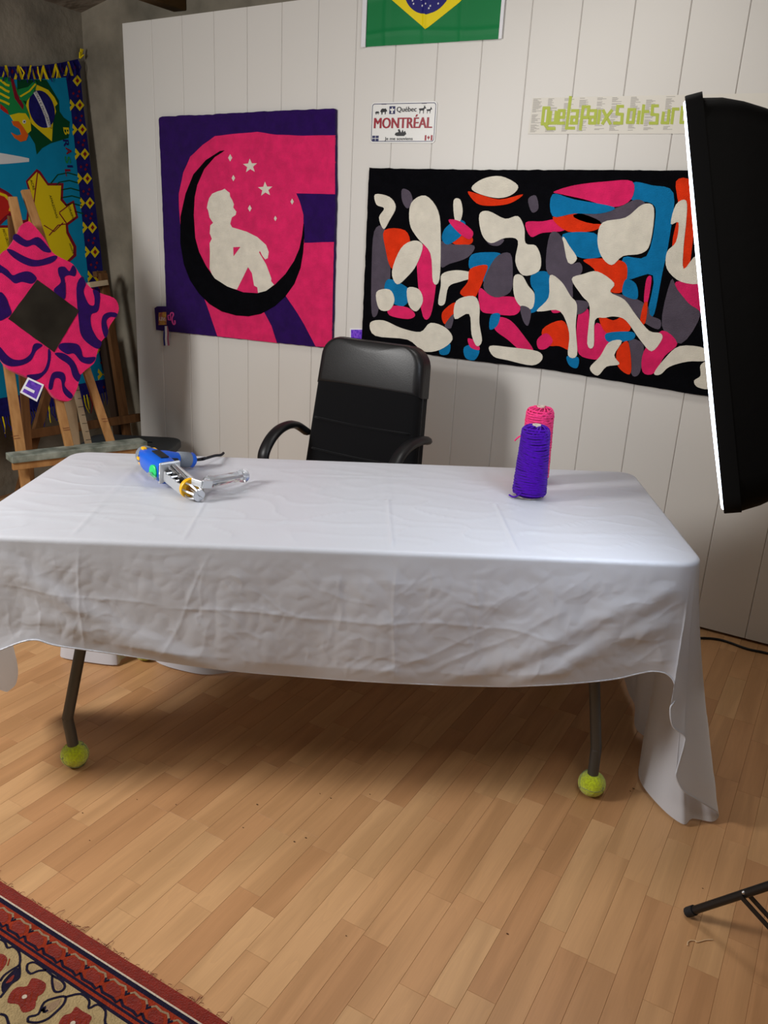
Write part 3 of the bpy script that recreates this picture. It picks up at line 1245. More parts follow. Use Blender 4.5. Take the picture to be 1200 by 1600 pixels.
for k in range(7):
    a = 2 * math.pi * k / 7
    pts = [RC + ms * (0.022 * math.cos(a)) + mu * (0.022 * math.sin(a)),
           RC + mx_ * 0.03 + ms * (0.024 * math.cos(a + .2)) + mu * (0.024 * math.sin(a + .2)),
           RC + mx_ * 0.055 + ms * (0.015 * math.cos(a + .3)) + mu * (0.015 * math.sin(a + .3))]
    g.tube(smooth_line(pts, 4), 0.0035, 6)
g.lathe([(0.0, 0.050), (0.017, 0.050), (0.017, 0.058), (0.0, 0.058)], RC, mx_, 16)
g.build('presser_cage', m_chrome, gun, smooth=40)
g = MB()
g.tube([RC, RC + mx_ * 0.075], [0.004, 0.0012], 8)
g.build('needle', m_chrome, gun, smooth=40)
# bracket and clear handle
K0, K1, K2 = on_axis(300, 752, 2, TZ + 0.052), on_axis(316, 757, 2, TZ + 0.05), on_axis(331, 757, 2, TZ + 0.042)
g = MB()
g.bar(K0, K1, 0.006, 0.020, bev=0.001)
g.bar(K1, K2, 0.006, 0.022, bev=0.001)
g.build('bracket', m_alu, gun)
h0_, h1_ = on_axis(326, 753, 2, TZ + 0.040), on_axis(383, 743, 2, TZ + 0.026)
hd = (h1_ - h0_).normalized()
hl = (h1_ - h0_).length
g = MB()
g.lathe([(0.0, -0.008), (0.016, -0.008), (0.018, 0.0), (0.018, 0.01), (0.0160, 0.015), (0.0155, hl * 0.5), (0.0165, hl * 0.86), (0.020, hl * 0.9), (0.021, hl * 0.96), (0.018, hl), (0.0, hl)], h0_, hd, 24)
g.build('clear_handle', m_clear, gun, smooth=60)
g = MB()
g.tube([h0_ - hd * 0.01, h0_ + hd * hl * 0.9], 0.0035, 8)
g.build('handle_bolt', m_chrome, gun, smooth=40)

# ------------------------------------------------------------------ tufted rugs on the wall
m_indigo = mat('indigo_pile', (40, 6, 84), 0.95, 0.08, var=0.16, vscale=28, bump=0.9, bscale=330, bdist=0.004, sheen=0.12)
m_pink = mat('pink_pile', (224, 34, 100), 0.95, 0.08, var=0.13, vscale=22, bump=0.9, bscale=330, bdist=0.004, sheen=0.2)
m_blackp = mat('black_pile', (9, 9, 13), 0.95, 0.06, var=0.2, vscale=28, bump=0.9, bscale=330, bdist=0.004)
m_ivory = mat('ivory_pile', (226, 220, 204), 0.95, 0.08, var=0.07, vscale=24, bump=0.9, bscale=330, bdist=0.004)
m_orange = mat('orange_pile', (228, 56, 22), 0.95, 0.08, var=0.12, vscale=22, bump=0.9, bscale=330, bdist=0.004)
m_bluep = mat('blue_pile', (18, 118, 172), 0.95, 0.08, var=0.12, vscale=22, bump=0.9, bscale=330, bdist=0.004)
m_greyp = mat('grey_pile', (88, 80, 92), 0.95, 0.08, var=0.12, vscale=22, bump=0.9, bscale=330, bdist=0.004)


def zoomer(x0, y0, sc, pl=WALL):
    def f(pts):
        return [pl.px(x0 + a / sc, y0 + b / sc) for a, b in pts]
    return f


def wobble(poly, amp, step=0.02, seed=0):
    out = []
    n = len(poly)
    for i in range(n):
        a, b = poly[i], poly[(i + 1) % n]
        L = math.hypot(b[0] - a[0], b[1] - a[1])
        k = max(1, int(L / step))
        for j in range(k):
            w = j / k
            q = (a[0] + (b[0] - a[0]) * w, a[1] + (b[1] - a[1]) * w)
            out.append((q[0] + amp * noise.noise(V((q[0] * 30, q[1] * 30, seed))), q[1] + amp * noise.noise(V((q[0] * 30, q[1] * 30, seed + 9)))))
    return out


RH = 0.018
z3 = zoomer(230, 160, 3.6364)
base_pts = z3([(80, 100), (85, 88), (100, 82), (330, 73), (700, 52), (1070, 38), (1080, 45), (1082, 520), (1075, 800), (1060, 1388), (985, 1388), (410, 1328), (65, 1292), (55, 1168), (68, 1157), (122, 1160), (100, 560)])
c1 = WALL.px(380, 350)
rug1 = thing('tufted_rug', (c1[0], -0.001, c1[1]), 'pink and purple tufted rug with black crescent moon, hung left', 'rug')
g = MB()
g.prism(WALL, wobble(base_pts, 0.003), 0.001, RH)
g.build('rug_base', m_indigo, rug1)


def rug_patch(parent, name, poly, m_, layer, label=None, base=RH):
    g_ = MB()
    g_.prism(WALL, poly, base - 0.004, base + 0.0012 * layer)
    o_ = g_.build(name, m_, parent)
    if label:
        o_['label'] = label
    return o_


pinkA = [(1081, 190), (900, 191), (750, 187), (640, 170), (500, 182), (400, 195), (330, 245), (260, 310), (220, 400), (195, 520), (196, 600), (202, 680), (215, 800), (300, 1000), (500, 1150), (700, 1120), (850, 1000), (905, 800), (900, 640), (880, 560), (860, 518), (1080, 523)]
rug_patch(rug1, 'pink_field', wobble(z3(pinkA), 0.0015, 0.03), m_pink, 1)
rug_patch(rug1, 'pink_field', wobble(z3([(904, 798), (1074, 793), (1060, 1388), (970, 1385), (905, 1260), (870, 1200), (800, 1098), (870, 960)]), 0.0015, 0.03), m_pink, 1)
rug_patch(rug1, 'pink_field', wobble(z3([(298, 1050), (330, 1090), (370, 1200), (412, 1326), (750, 1365), (720, 1270), (675, 1185), (500, 1150)]), 0.0015, 0.03), m_pink, 1)
cres = [(455, 275), (430, 279), (350, 330), (280, 410), (235, 520), (206, 650), (205, 800), (225, 920), (260, 1010), (310, 1085), (370, 1145), (440, 1187), (520, 1209), (590, 1214), (660, 1200), (740, 1155), (800, 1100), (850, 1030), (885, 940), (900, 850), (906, 750), (903, 690),
        (895, 760), (880, 830), (850, 900), (800, 975), (740, 1035), (690, 1070), (640, 1083), (560, 1078), (470, 1045), (400, 1000), (350, 930), (310, 850), (288, 770), (280, 640), (285, 540), (300, 470), (340, 380), (400, 312), (440, 287)]
rug_patch(rug1, 'crescent_moon', z3(cres), m_blackp, 3)
fig = [(440, 500), (456, 492), (470, 505), (484, 515), (486, 535), (498, 555), (508, 580), (504, 598), (522, 622), (518, 640), (496, 655), (487, 690), (497, 710), (580, 735), (640, 765), (690, 810), (705, 850), (700, 885), (685, 892), (668, 870), (655, 843), (650, 852), (690, 920), (720, 1000), (718, 1015), (735, 1035), (690, 1072), (645, 1086), (640, 1050), (622, 1040), (610, 970), (588, 935), (525, 1062), (470, 1050), (395, 1003), (370, 945), (372, 850), (370, 800), (383, 775), (371, 745), (374, 700), (390, 685), (370, 655), (362, 615), (355, 600), (360, 572), (368, 545), (385, 520), (415, 507)]
rug_patch(rug1, 'seated_figure', z3(fig), m_ivory, 2)
rug_patch(rug1, 'pink_gap', z3([(505, 823), (545, 821), (507, 873)]), m_pink, 3)


def star(cx, cy, r, rot=0.0):
    return [(cx + (r if k % 2 == 0 else r * 0.42) * math.sin(math.pi * k / 5 + rot), cy - (r if k % 2 == 0 else r * 0.42) * math.cos(math.pi * k / 5 + rot)) for k in range(10)]


for q in ((600, 363, 42), (686, 495, 43)):
    rug_patch(rug1, 'star', z3(star(*q, rot=-0.05)), m_ivory, 2)
for cx, cy, s_ in ((487, 317, 21), (505, 432, 18), (598, 603, 19), (743, 660, 15), (838, 565, 17)):
    rug_patch(rug1, 'sparkle', z3([(cx, cy - s_), (cx + s_ * .55, cy), (cx, cy + s_), (cx - s_ * .55, cy)]), m_ivory, 2)
# signature mark, picture patch and ribbon on the lower left flap (zoom of 240,470 at 20x)
zt = zoomer(240, 470, 20)
m_mark = mat('pink_thread', (204, 66, 140), 0.9)
rug_patch(rug1, 'signature_mark', zt(ribbon([(515, 450), (610, 450), (605, 600), (545, 590), (525, 470)], 34)), m_mark, 1)
rug_patch(rug1, 'signature_mark', zt(ribbon(smooth_line([V((q[0], q[1], 0)) for q in [(600, 440), (625, 375), (680, 370), (700, 430), (660, 530), (665, 640), (710, 730), (750, 700), (740, 600)]], 4), 38)), m_mark, 2)
m_patch = mat('printed_patch', (150, 40, 60), 0.5, col2=(200, 160, 60), vscale=60)
tagp = rug_patch(rug1, 'picture_patch', zt([(245, 360), (470, 340), (480, 740), (240, 750)]), m_patch, 2)
q_ = zt([(360, 560)])[0]
text_part('patch_lettering', 'LEVI', WALL, q_[0], q_[1], 0.040, 0.018, RH + 0.0026, mat('white_print', (235, 235, 235), 0.6), tagp)
for k, (cc, dx) in enumerate((((20, 20, 110), 0), ((225, 222, 226), 55), ((168, 88, 116), 105))):
    pts = [(450 + dx * 0.4, 780), (425 + dx, 1000), (420 + dx, 1180), (440 + dx, 1390)]
    g = MB()
    g.prism(WALL, zt(ribbon(pts, 62)), RH + 0.001, RH + 0.003 + 0.001 * (k % 2))
    g.build('ribbon', mat('ribbon_%d' % k, cc, 0.5), rug1)

# abstract rug: loose colour shapes on black (plain stand-in pattern)
c2 = (2.31, 1.34)
rug2 = thing('tufted_rug', (c2[0], -0.001, c2[1]), 'wide black tufted rug with scattered orange, blue, pink and white shapes', 'rug')
px = WALL.px
p_tl, p_bl = px(577, 263), px(568, 536)
b2 = [(p_tl[0] + 0.01, p_tl[1]), px(760, 266), px(900, 266), px(1080, 267), (3.16, px(1080, 267)[1] + 0.0), (3.20, 0.915), px(1108, 619), px(860, 577), px(700, 558), (p_bl[0], p_bl[1])]
g = MB()
g.prism(WALL, wobble(b2, 0.003, 0.02, 4), 0.001, RH)
g.build('rug_base', m_blackp, rug2)
W_, P_, O_, B_, G_ = m_ivory, m_pink, m_orange, m_bluep, m_greyp
shapes = [
    (G_, [(588, 362), (604, 356), (612, 400), (612, 440), (598, 470), (592, 492), (584, 488), (584, 420)]),
    (O_, [(604, 360), (636, 360), (644, 385), (630, 420), (614, 418), (606, 390)]),
    (W_, [(590, 304), (612, 308), (622, 324), (612, 345), (603, 358), (596, 340), (604, 326), (592, 320)]),
    (W_, [(646, 318), (668, 306), (688, 330), (692, 372), (690, 436), (680, 440), (676, 396), (656, 372), (644, 350)]),
    (G_, [(632, 296), (644, 300), (648, 316), (640, 326), (632, 314)]),
    (P_, [(656, 388), (674, 384), (684, 410), (684, 446), (676, 492), (664, 494), (656, 440)]),
    (W_, [(630, 388), (650, 376), (664, 384), (654, 414), (640, 432), (624, 444), (616, 424)]),
    (B_, [(610, 436), (632, 444), (646, 458), (634, 478), (612, 470), (604, 452)]),
    (W_, [(592, 456), (612, 452), (620, 468), (612, 484), (596, 482)]),
    (P_, [(612, 478), (640, 480), (652, 492), (640, 498), (612, 492)]),
    (W_, [(640, 450), (658, 452), (664, 470), (654, 486), (642, 476)]),
    (W_, [(582, 504), (602, 500), (630, 512), (660, 518), (676, 504), (700, 512), (710, 530), (690, 546), (664, 548), (640, 530), (590, 524)]),
    (B_, [(692, 532), (706, 536), (704, 552), (690, 552)]),
    (B_, [(698, 358), (716, 344), (730, 348), (726, 366), (704, 382), (694, 374)]),
    (P_, [(704, 344), (722, 346), (742, 362), (736, 374), (718, 362)]),
    (O_, [(708, 358), (738, 368), (740, 380), (722, 384), (706, 376)]),
    (W_, [(712, 314), (722, 312), (726, 330), (722, 346), (714, 344)]),
    (G_, [(692, 378), (712, 382), (744, 384), (734, 402), (706, 412), (692, 416)]),
    (O_, [(734, 300), (752, 304), (784, 312), (820, 304), (800, 318), (770, 322), (748, 318)]),
    (W_, [(740, 294), (758, 280), (786, 276), (812, 290), (804, 304), (782, 310), (754, 304)]),
    (O_, [(770, 288), (786, 286), (790, 300), (776, 304)]),
    (W_, [(752, 336), (766, 330), (792, 342), (812, 338), (822, 356), (824, 380), (840, 384), (848, 404), (844, 424), (820, 430), (808, 408), (812, 376), (792, 372), (770, 380), (756, 366)]),
    (P_, [(758, 350), (774, 348), (778, 364), (764, 370)]),
    (G_, [(764, 374), (790, 374), (782, 384), (768, 382)]),
    (G_, [(828, 312), (840, 306), (844, 326), (834, 332)]),
    (P_, [(824, 348), (850, 346), (880, 342), (884, 360), (850, 364), (832, 370)]),
    (O_, [(866, 340), (900, 332), (940, 346), (932, 360), (890, 362)]),
    (B_, [(740, 398), (768, 394), (786, 398), (778, 420), (764, 444), (748, 424), (736, 418)]),
    (G_, [(776, 404), (800, 396), (804, 430), (800, 456), (776, 464), (758, 446)]),
    (O_, [(738, 420), (764, 414), (760, 432), (752, 452), (742, 466), (722, 458), (734, 440)]),
    (W_, [(694, 428), (716, 422), (742, 426), (748, 432), (722, 440), (704, 448), (698, 474), (688, 474), (692, 446)]),
    (P_, [(752, 450), (772, 462), (806, 464), (816, 480), (806, 492), (774, 490), (754, 484)]),
    (W_, [(716, 470), (742, 462), (752, 476), (752, 504), (756, 532), (748, 540), (740, 522), (736, 490), (714, 498)]),
    (O_, [(694, 488), (714, 472), (712, 492), (698, 506)]),
    (G_, [(712, 490), (708, 512), (698, 508)]),
    (B_, [(728, 542), (744, 538), (752, 548), (744, 562), (730, 558)]),
    (P_, [(734, 528), (748, 534), (752, 546), (738, 542)]),
    (P_, [(778, 496), (800, 500), (824, 528), (836, 548), (818, 548), (796, 530), (776, 514)]),
    (B_, [(770, 492), (784, 490), (780, 508), (768, 514)]),
    (G_, [(816, 478), (832, 484), (828, 508), (820, 500)]),
    (W_, [(768, 540), (800, 542), (842, 548), (850, 560), (834, 570), (796, 562), (774, 556)]),
    (W_, [(806, 432), (818, 430), (828, 446), (838, 460), (834, 482), (816, 478), (806, 460)]),
    (B_, [(834, 428), (856, 424), (866, 440), (860, 470), (836, 488), (824, 484), (838, 460), (832, 444)]),
    (W_, [(862, 430), (880, 440), (894, 462), (904, 476), (902, 510), (904, 554), (890, 554), (892, 520), (878, 486), (850, 486), (842, 484), (860, 464)]),
    (P_, [(864, 476), (884, 474), (880, 486), (866, 488)]),
    (O_, [(850, 514), (880, 500), (892, 520), (894, 546), (876, 540), (856, 538)]),
    (P_, [(842, 530), (856, 520), (866, 532), (856, 544), (844, 544)]),
    (B_, [(888, 556), (906, 558), (904, 574), (892, 570)]),
    (P_, [(868, 300), (900, 290), (950, 284), (990, 284), (988, 312), (960, 324), (916, 312), (880, 304)]),
    (B_, [(866, 304), (900, 312), (962, 324), (940, 334), (900, 334), (866, 338)]),
    (B_, [(990, 286), (1020, 290), (1054, 302), (1048, 370), (1036, 430), (1024, 490), (1014, 488), (1022, 430), (980, 436), (976, 402), (1012, 400), (1026, 340), (1020, 318), (988, 312)]),
    (G_, [(962, 326), (996, 312), (1010, 322), (980, 344), (930, 350), (898, 336)]),
    (B_, [(882, 366), (930, 364), (938, 380), (950, 398), (916, 404), (892, 392)]),
    (W_, [(944, 348), (980, 340), (1006, 320), (1024, 326), (1018, 380), (1004, 396), (976, 400), (958, 414), (942, 400), (936, 374)]),
    (G_, [(862, 366), (880, 370), (890, 410), (908, 410), (912, 424), (898, 442), (896, 466), (874, 440), (856, 420)]),
    (W_, [(882, 370), (892, 384), (904, 404), (890, 414), (880, 396)]),
    (O_, [(914, 406), (950, 404), (978, 410), (982, 430), (974, 456), (950, 452), (930, 420)]),
    (B_, [(980, 436), (996, 444), (998, 466), (982, 464), (974, 456)]),
    (W_, [(896, 436), (914, 428), (936, 424), (962, 442), (956, 456), (978, 468), (996, 492), (1016, 516), (1034, 520), (1036, 530), (1020, 548), (1002, 530), (980, 500), (962, 494), (948, 496), (932, 500), (930, 540), (920, 536), (924, 480), (912, 462)]),
    (G_, [(898, 470), (922, 472), (916, 486), (902, 490)]),
    (P_, [(906, 490), (922, 484), (922, 530), (934, 504), (950, 520), (952, 556), (924, 560), (904, 546)]),
    (O_, [(938, 492), (960, 500), (980, 492), (986, 516), (950, 520)]),
    (B_, [(950, 520), (990, 518), (990, 530), (954, 534)]),
    (W_, [(954, 534), (974, 532), (962, 554), (970, 568), (950, 572), (936, 586), (924, 574), (940, 556)]),
    (O_, [(966, 548), (982, 532), (988, 560), (986, 584), (968, 572)]),
    (G_, [(984, 532), (1006, 536), (1006, 560), (1000, 584), (988, 582)]),
    (G_, [(956, 458), (990, 464), (1014, 478), (1018, 492), (1034, 500), (1030, 514), (1004, 500), (976, 470)]),
    (P_, [(1012, 436), (1020, 434), (1014, 472), (1008, 470)]),
    (O_, [(1008, 474), (1014, 474), (1010, 504), (1002, 502)]),
    (P_, [(1008, 548), (1036, 516), (1060, 536), (1040, 556), (1024, 582), (1006, 580)]),
    (O_, [(1058, 284), (1082, 284), (1088, 330), (1078, 420), (1066, 428), (1052, 384), (1062, 330)]),
    (W_, [(1058, 320), (1074, 314), (1074, 346), (1070, 384), (1070, 420), (1090, 400), (1098, 440), (1066, 440), (1044, 420), (1044, 394), (1058, 378), (1062, 348), (1050, 350)]),
    (P_, [(1058, 440), (1098, 446), (1102, 490), (1076, 472), (1062, 462)]),
    (G_, [(1050, 438), (1060, 452), (1078, 474), (1096, 492), (1066, 536), (1036, 508)]),
    (W_, [(1024, 582), (1040, 560), (1064, 540), (1104, 544), (1106, 562), (1076, 564), (1048, 572), (1034, 584)]),
    (W_, [(1096, 570), (1108, 566), (1112, 604), (1092, 604), (1086, 594), (1096, 586)]),
    (P_, [(1118, 300), (1150, 310), (1140, 360), (1116, 340)]),
    (B_, [(1116, 450), (1150, 440), (1150, 520), (1120, 500)]),
    (W_, [(1120, 370), (1160, 380), (1150, 430), (1122, 420)]),
    (O_, [(1120, 540), (1165, 530), (1170, 590), (1130, 600)]),
    (G_, [(1150, 290), (1180, 300), (1172, 350), (1152, 330)]),
]
for k, (m_, pts) in enumerate(shapes):
    poly = smooth_loop([px(*q) for q in pts], 4)
    nm = {m_ivory: 'ivory_shape', m_pink: 'pink_shape', m_orange: 'orange_shape', m_bluep: 'blue_shape', m_greyp: 'grey_shape'}[m_]
    rug_patch(rug2, nm, poly, m_, 1 + 0.35 * (k % 5) + (1.0 if m_ is W_ else 0))

# ------------------------------------------------------------------ flag
m_fg = mat('flag_green', (10, 118, 62), 0.55, 0.3, var=0.05, vscale=5)
m_fy = mat('flag_yellow', (232, 208, 10), 0.55, 0.3)
m_fb = mat('flag_blue', (28, 24, 108), 0.55, 0.3)
m_fw = mat('flag_white', (222, 222, 226), 0.6)
fx0, fx1 = px(573, 66)[0], px(779, 68)[0]
fz0 = px(671, 68)[1]
FW = fx1 - fx0
FHT = FW * 0.70
flag = thing('brazil_flag', (fx0 + FW / 2, -0.004, fz0), 'green flag with yellow diamond and blue starry disc pinned near the ceiling', 'flag')


def flag_h(a, b):
    d = 0.006 + 0.0025 * math.sin(a * 15) * math.cos(b * 9)
    for f_ in (0.165, 0.46, 0.735):
        d += 0.005 * math.exp(-((a / FW - f_ + 0.01 * math.sin(b * 12)) / 0.012) ** 2)
    for f_ in (0.10, 0.42):
        d += 0.003 * math.exp(-((b / FHT - f_ - 0.02 * math.sin(a * 9)) / 0.02) ** 2)
    return d


def flag_grid(name, inside, m_, off, x0=0.0, x1=None, step=0.006):
    """cloth cells whose centre lies inside the given figure; outline snapped to the figure by clipping rows"""
    x1 = FW if x1 is None else x1
    g_ = MB()
    nb = int(FHT / step)
    vs_, fs_ = [], []
    for j in range(nb + 1):
        b = FHT * j / nb
        sp = inside(b)
        K = 60
        for i in range(K + 1):
            a = sp[0] + (sp[1] - sp[0]) * i / K
            vs_.append(WALL.pt(fx0 + a, fz0 + b, flag_h(a, b) + off))
    K = 60
    for j in range(nb):
        s0, s1 = inside(FHT * j / nb), inside(FHT * (j + 1) / nb)
        if s0[1] - s0[0] < 1e-6 and s1[1] - s1[0] < 1e-6:
            continue
        for i in range(K):
            fs_.append((j * (K + 1) + i, j * (K + 1) + i + 1, (j + 1) * (K + 1) + i + 1, (j + 1) * (K + 1) + i))
    g_.add(vs_, fs_)
    return g_.build(name, m_, flag, smooth=180)


mod = FW / 20
cx_, cz_ = FW * 0.465, FHT / 2


def dia(b):
    w = max(0, 1 - abs(b - cz_) / (FHT / 2 - 1.7 * mod))
    return (cx_ - (cx_ - 1.7 * mod) * w, cx_ + (FW - cx_ - 1.7 * mod) * w)


def disc(b):
    R_ = 3.5 * mod
    d = R_ * R_ - (b - cz_) ** 2
    d = math.sqrt(d) if d > 0 else 0
    return (cx_ - d * 1.05, cx_ + d * 1.05)


flag_grid('green_field', lambda b: (0, FW), m_fg, 0)
flag_grid('yellow_diamond', dia, m_fy, 0.0012, step=0.003)
flag_grid('blue_disc', disc, m_fb, 0.0024, step=0.003)


def fband(b):
    return (0, 0)


rs = random.Random(5)
for k in range(20):
    a = cx_ + rs.uniform(-2.3, 2.3) * mod
    b = cz_ + rs.uniform(-2.9, -0.6) * mod
    if (a - cx_) ** 2 + (b - cz_) ** 2 < (3.1 * mod) ** 2:
        g = MB()
        g.prism(WALL, [(fx0 + x_, fz0 + y_) for x_, y_ in star(a, b, 0.0048, rs.random())], flag_h(a, b) + 0.002, flag_h(a, b) + 0.0034)
        g.build('star', m_fw, flag)
g = MB()
arc = [(cx_ + 3.45 * mod * t, cz_ + 0.9 * mod - 0.9 * mod * t * abs(t) * 0.9) for t in [-1 + 2 * i / 20 for i in range(21)]]
g.prism(WALL, [(fx0 + a, fz0 + b) for a, b in ribbon(arc, 0.55 * mod)], flag_h(cx_, cz_) + 0.002, flag_h(cx_, cz_) + 0.004)
g.build('white_band', m_fw, flag)
text_part('band_lettering', 'ORDEM E PROGRESSO', WALL, fx0 + cx_, fz0 + cz_ + 0.62 * mod, 5.4 * mod, 0.34 * mod, flag_h(cx_, cz_) + 0.0045, m_fg, flag, rot=-0.03)
g = MB()
g.box((fx0 - 0.010, -0.010, fz0 + FHT / 2), X, Y, Z, 0.022, 0.006, FHT + 0.004, 0.002)
g.build('sleeve', m_fw, flag)
g = MB()
g.box((fx1 + 0.008, -0.008, fz0 + FHT / 2), X, Y, Z, 0.014, 0.003, FHT, 0.001)
g.build('edge_hem', m_fw, flag)

# ------------------------------------------------------------------ licence plate
z8 = zoomer(560, 0, 5)
m_pw = mat('plate_white', (226, 226, 222), 0.3, 0.5)
m_nav = mat('plate_navy', (26, 32, 84), 0.35)
m_red = mat('plate_red', (150, 10, 36), 0.35)
m_blk = mat('plate_black', (14, 14, 18), 0.4)
cpl = z8([(360, 955)])[0]
plate = thing('license_plate', (cpl[0], -0.001, cpl[1]), 'white souvenir licence plate reading MONTREAL on the boards', 'sign')
tl, tr, br_, bl_ = z8([(106, 806), (622, 787), (605, 1115), (106, 1120)])
PX0, PX1 = tl[0], tr[0]
PZ0, PZ1 = (bl_[1] + br_[1]) / 2, (tl[1] + tr[1]) / 2
g = MB()
g.prism(WALL, round_rect(PX0, PZ0, PX1, PZ1, 0.014), 0.001, 0.004)
g.build('plate_sheet', m_pw, plate)
pw, ph = PX1 - PX0, PZ1 - PZ0
g = MB()
outer = round_rect(PX0 + 0.005, PZ0 + 0.005, PX1 - 0.005, PZ1 - 0.005, 0.011)
inner = round_rect(PX0 + 0.0075, PZ0 + 0.0075, PX1 - 0.0075, PZ1 - 0.0075, 0.009)
n = len(outer)
vs = [WALL.pt(a, b, 0.0047) for a, b in outer] + [WALL.pt(a, b, 0.0047) for a, b in inner]
g.add(vs, [(i, (i + 1) % n, n + (i + 1) % n, n + i) for i in range(n)])
g.build('border_line', m_nav, plate)


def PP(fx, fy):
    return (PX0 + pw * fx, PZ0 + ph * fy)


def ptext(body, fx, fy, fw, fhh, m_, bold=0.0, name='lettering', shear=0):
    a, b = PP(fx, fy)
    return text_part(name, body, WALL, a, b, pw * fw, ph * fhh, 0.0045, m_, plate, bold=bold, shear=shear)


ptext('MONTRÉAL', 0.5, 0.525, 0.88, 0.33, m_red, 0.008)
ptext('Québec', 0.55, 0.81, 0.30, 0.145, m_blk, 0.008)
ptext('Je me souviens', 0.45, 0.095, 0.43, 0.10, m_blk, 0.004)


def pshape(name, pts, m_, h=0.0048):
    g_ = MB()
    g_.prism(WALL, [PP(*q) for q in pts], 0.0035, h)
    return g_.build(name, m_, plate)


def blob_animal(x0, y0, s_, moose):
    p_ = [(0, .30), (.10, .52), (.30, .62), (.62, .60), (.80, .62), (.92, .48), (1.0, .40), (.96, .28), (.84, .32), (.80, .02), (.70, .02), (.68, .26), (.36, .24), (.32, .0), (.20, .0), (.16, .22)]
    if moose:
        p_ = [(0, .55), (.10, .62), (.28, .62), (.64, .66), (.72, .82), (.66, 1.0), (.78, .88), (.84, .98), (.88, .80), (1.0, .66), (.96, .58), (.82, .60), (.72, .40), (.70, .0), (.63, .0), (.61, .36), (.26, .36), (.20, .0), (.13, .0), (.14, .38)]
    return [(x0 + a * s_[0], y0 + b * s_[1]) for a, b in p_]


pshape('bear_figure', blob_animal(0.145, 0.70, (0.105, 0.24), False), m_blk)
pshape('bear_figure', blob_animal(0.065, 0.70, (0.065, 0.13), False), m_blk)
pshape('moose_figure', blob_animal(0.73, 0.71, (0.11, 0.20), True), m_blk)
pshape('moose_figure', blob_animal(0.845, 0.71, (0.085, 0.16), True), m_blk)
q0 = pshape('emblem_square', [(0.285, 0.71), (0.375, 0.71), (0.375, 0.90), (0.285, 0.90)], m_nav)
pshape('emblem_lily', [(0.33, 0.89), (0.342, 0.83), (0.365, 0.84), (0.36, 0.79), (0.34, 0.79), (0.345, 0.73), (0.315, 0.73), (0.32, 0.79), (0.30, 0.79), (0.295, 0.84), (0.318, 0.83)], m_pw, 0.0052)
for sx in (0, 1):
    for sy in (0, 1):
        pshape('crest_square', [(0.035 + .055 * sx, 0.045 + .075 * sy), (0.082 + .055 * sx, 0.045 + .075 * sy), (0.082 + .055 * sx, 0.105 + .075 * sy), (0.035 + .055 * sx, 0.105 + .075 * sy)], m_nav)
for x0 in (0.845, 0.935):
    pshape('flag_bar', [(x0, 0.06), (x0 + .025, 0.06), (x0 + .025, 0.19), (x0, 0.19)], m_red)
pshape('maple_leaf', [(0.902, 0.185), (0.909, 0.155), (0.922, 0.15), (0.915, 0.11), (0.905, 0.10), (0.903, 0.07), (0.899, 0.07), (0.898, 0.10), (0.888, 0.11), (0.881, 0.15), (0.895, 0.155)], m_red)
pshape('boat_figure', [(0.385, 0.20), (0.42, 0.17), (0.53, 0.17), (0.565, 0.22), (0.54, 0.30), (0.52, 0.26), (0.505, 0.33), (0.485, 0.25), (0.455, 0.34), (0.43, 0.33), (0.445, 0.27), (0.40, 0.25)], m_blk)
for k in (0, 1):
    pshape('fixing_slot', [(0.16 + .61 * k, 0.945), (0.235 + .61 * k, 0.945), (0.235 + .61 * k, 0.955), (0.16 + .61 * k, 0.955)], m_greyp)

# ------------------------------------------------------------------ paper banner
zb = zoomer(800, 130, 4)
m_paper = mat('banner_paper', (218, 214, 204), 0.7, 0.2)
m_lime = mat('lime_print', (176, 188, 84), 0.7, 0.2)
m_ink = mat('faint_grey_print', (168, 164, 158), 0.8, 0.1)
b_tl, b_bl, b_tr, b_br = zb([(130, 92), (100, 318), (1060, 73), (1085, 316)])
sl = (b_tr[1] - b_tl[1]) / (b_tr[0] - b_tl[0])
sb = (b_br[1] - b_bl[1]) / (b_br[0] - b_bl[0])
xr = 3.22
banner = thing('paper_banner', (2.7, -0.001, b_bl[1]), 'long white paper banner with lime green block lettering beside the plate', 'banner')
g = MB()
g.prism(WALL, [b_tl, b_bl, (xr, b_bl[1] + sb * (xr - b_bl[0])), (xr, b_tl[1] + sl * (xr - b_tl[0]))], 0.001, 0.0018)
g.build('paper_strip', m_paper, banner)
letters = [
    [[(232, 155), (201, 155), (190, 255), (221, 255), (232, 155)], [(204, 255), (226, 284), (266, 284)]],
    [[(243, 180), (235, 250), (270, 250), (278, 180)]],
    [[(290, 214), (324, 214), (328, 172), (296, 172), (288, 250), (325, 250)]],
    [[(367, 88), (342, 281), (388, 281)]],
    [[(377, 172), (412, 172), (403, 250), (371, 250), (375, 212), (407, 212)]],
    [[(428, 288), (446, 148), (482, 148), (474, 215), (440, 215)]],
    [[(492, 172), (526, 172), (518, 250), (486, 250), (490, 212), (522, 212)]],
    [[(549, 172), (540, 250)]],
    [[(572, 172), (592, 212), (614, 252)], [(624, 172), (592, 212), (568, 252)]],
    [[(694, 145), (662, 145), (657, 193), (690, 195), (686, 250), (640, 250)]],
    [[(768, 165), (732, 165), (722, 246), (757, 246), (768, 165)]],
    [[(797, 178), (788, 250)]],
    [[(824, 140), (811, 250)], [(818, 178), (852, 178)]],
    [[(912, 142), (880, 142), (875, 196), (910, 198), (906, 250), (864, 250)]],
    [[(948, 185), (939, 248), (975, 248), (983, 170)]],
    [[(999, 250), (1010, 162), (1040, 162)]],
    [[(1066, 150), (1056, 246), (1100, 246)]],
]
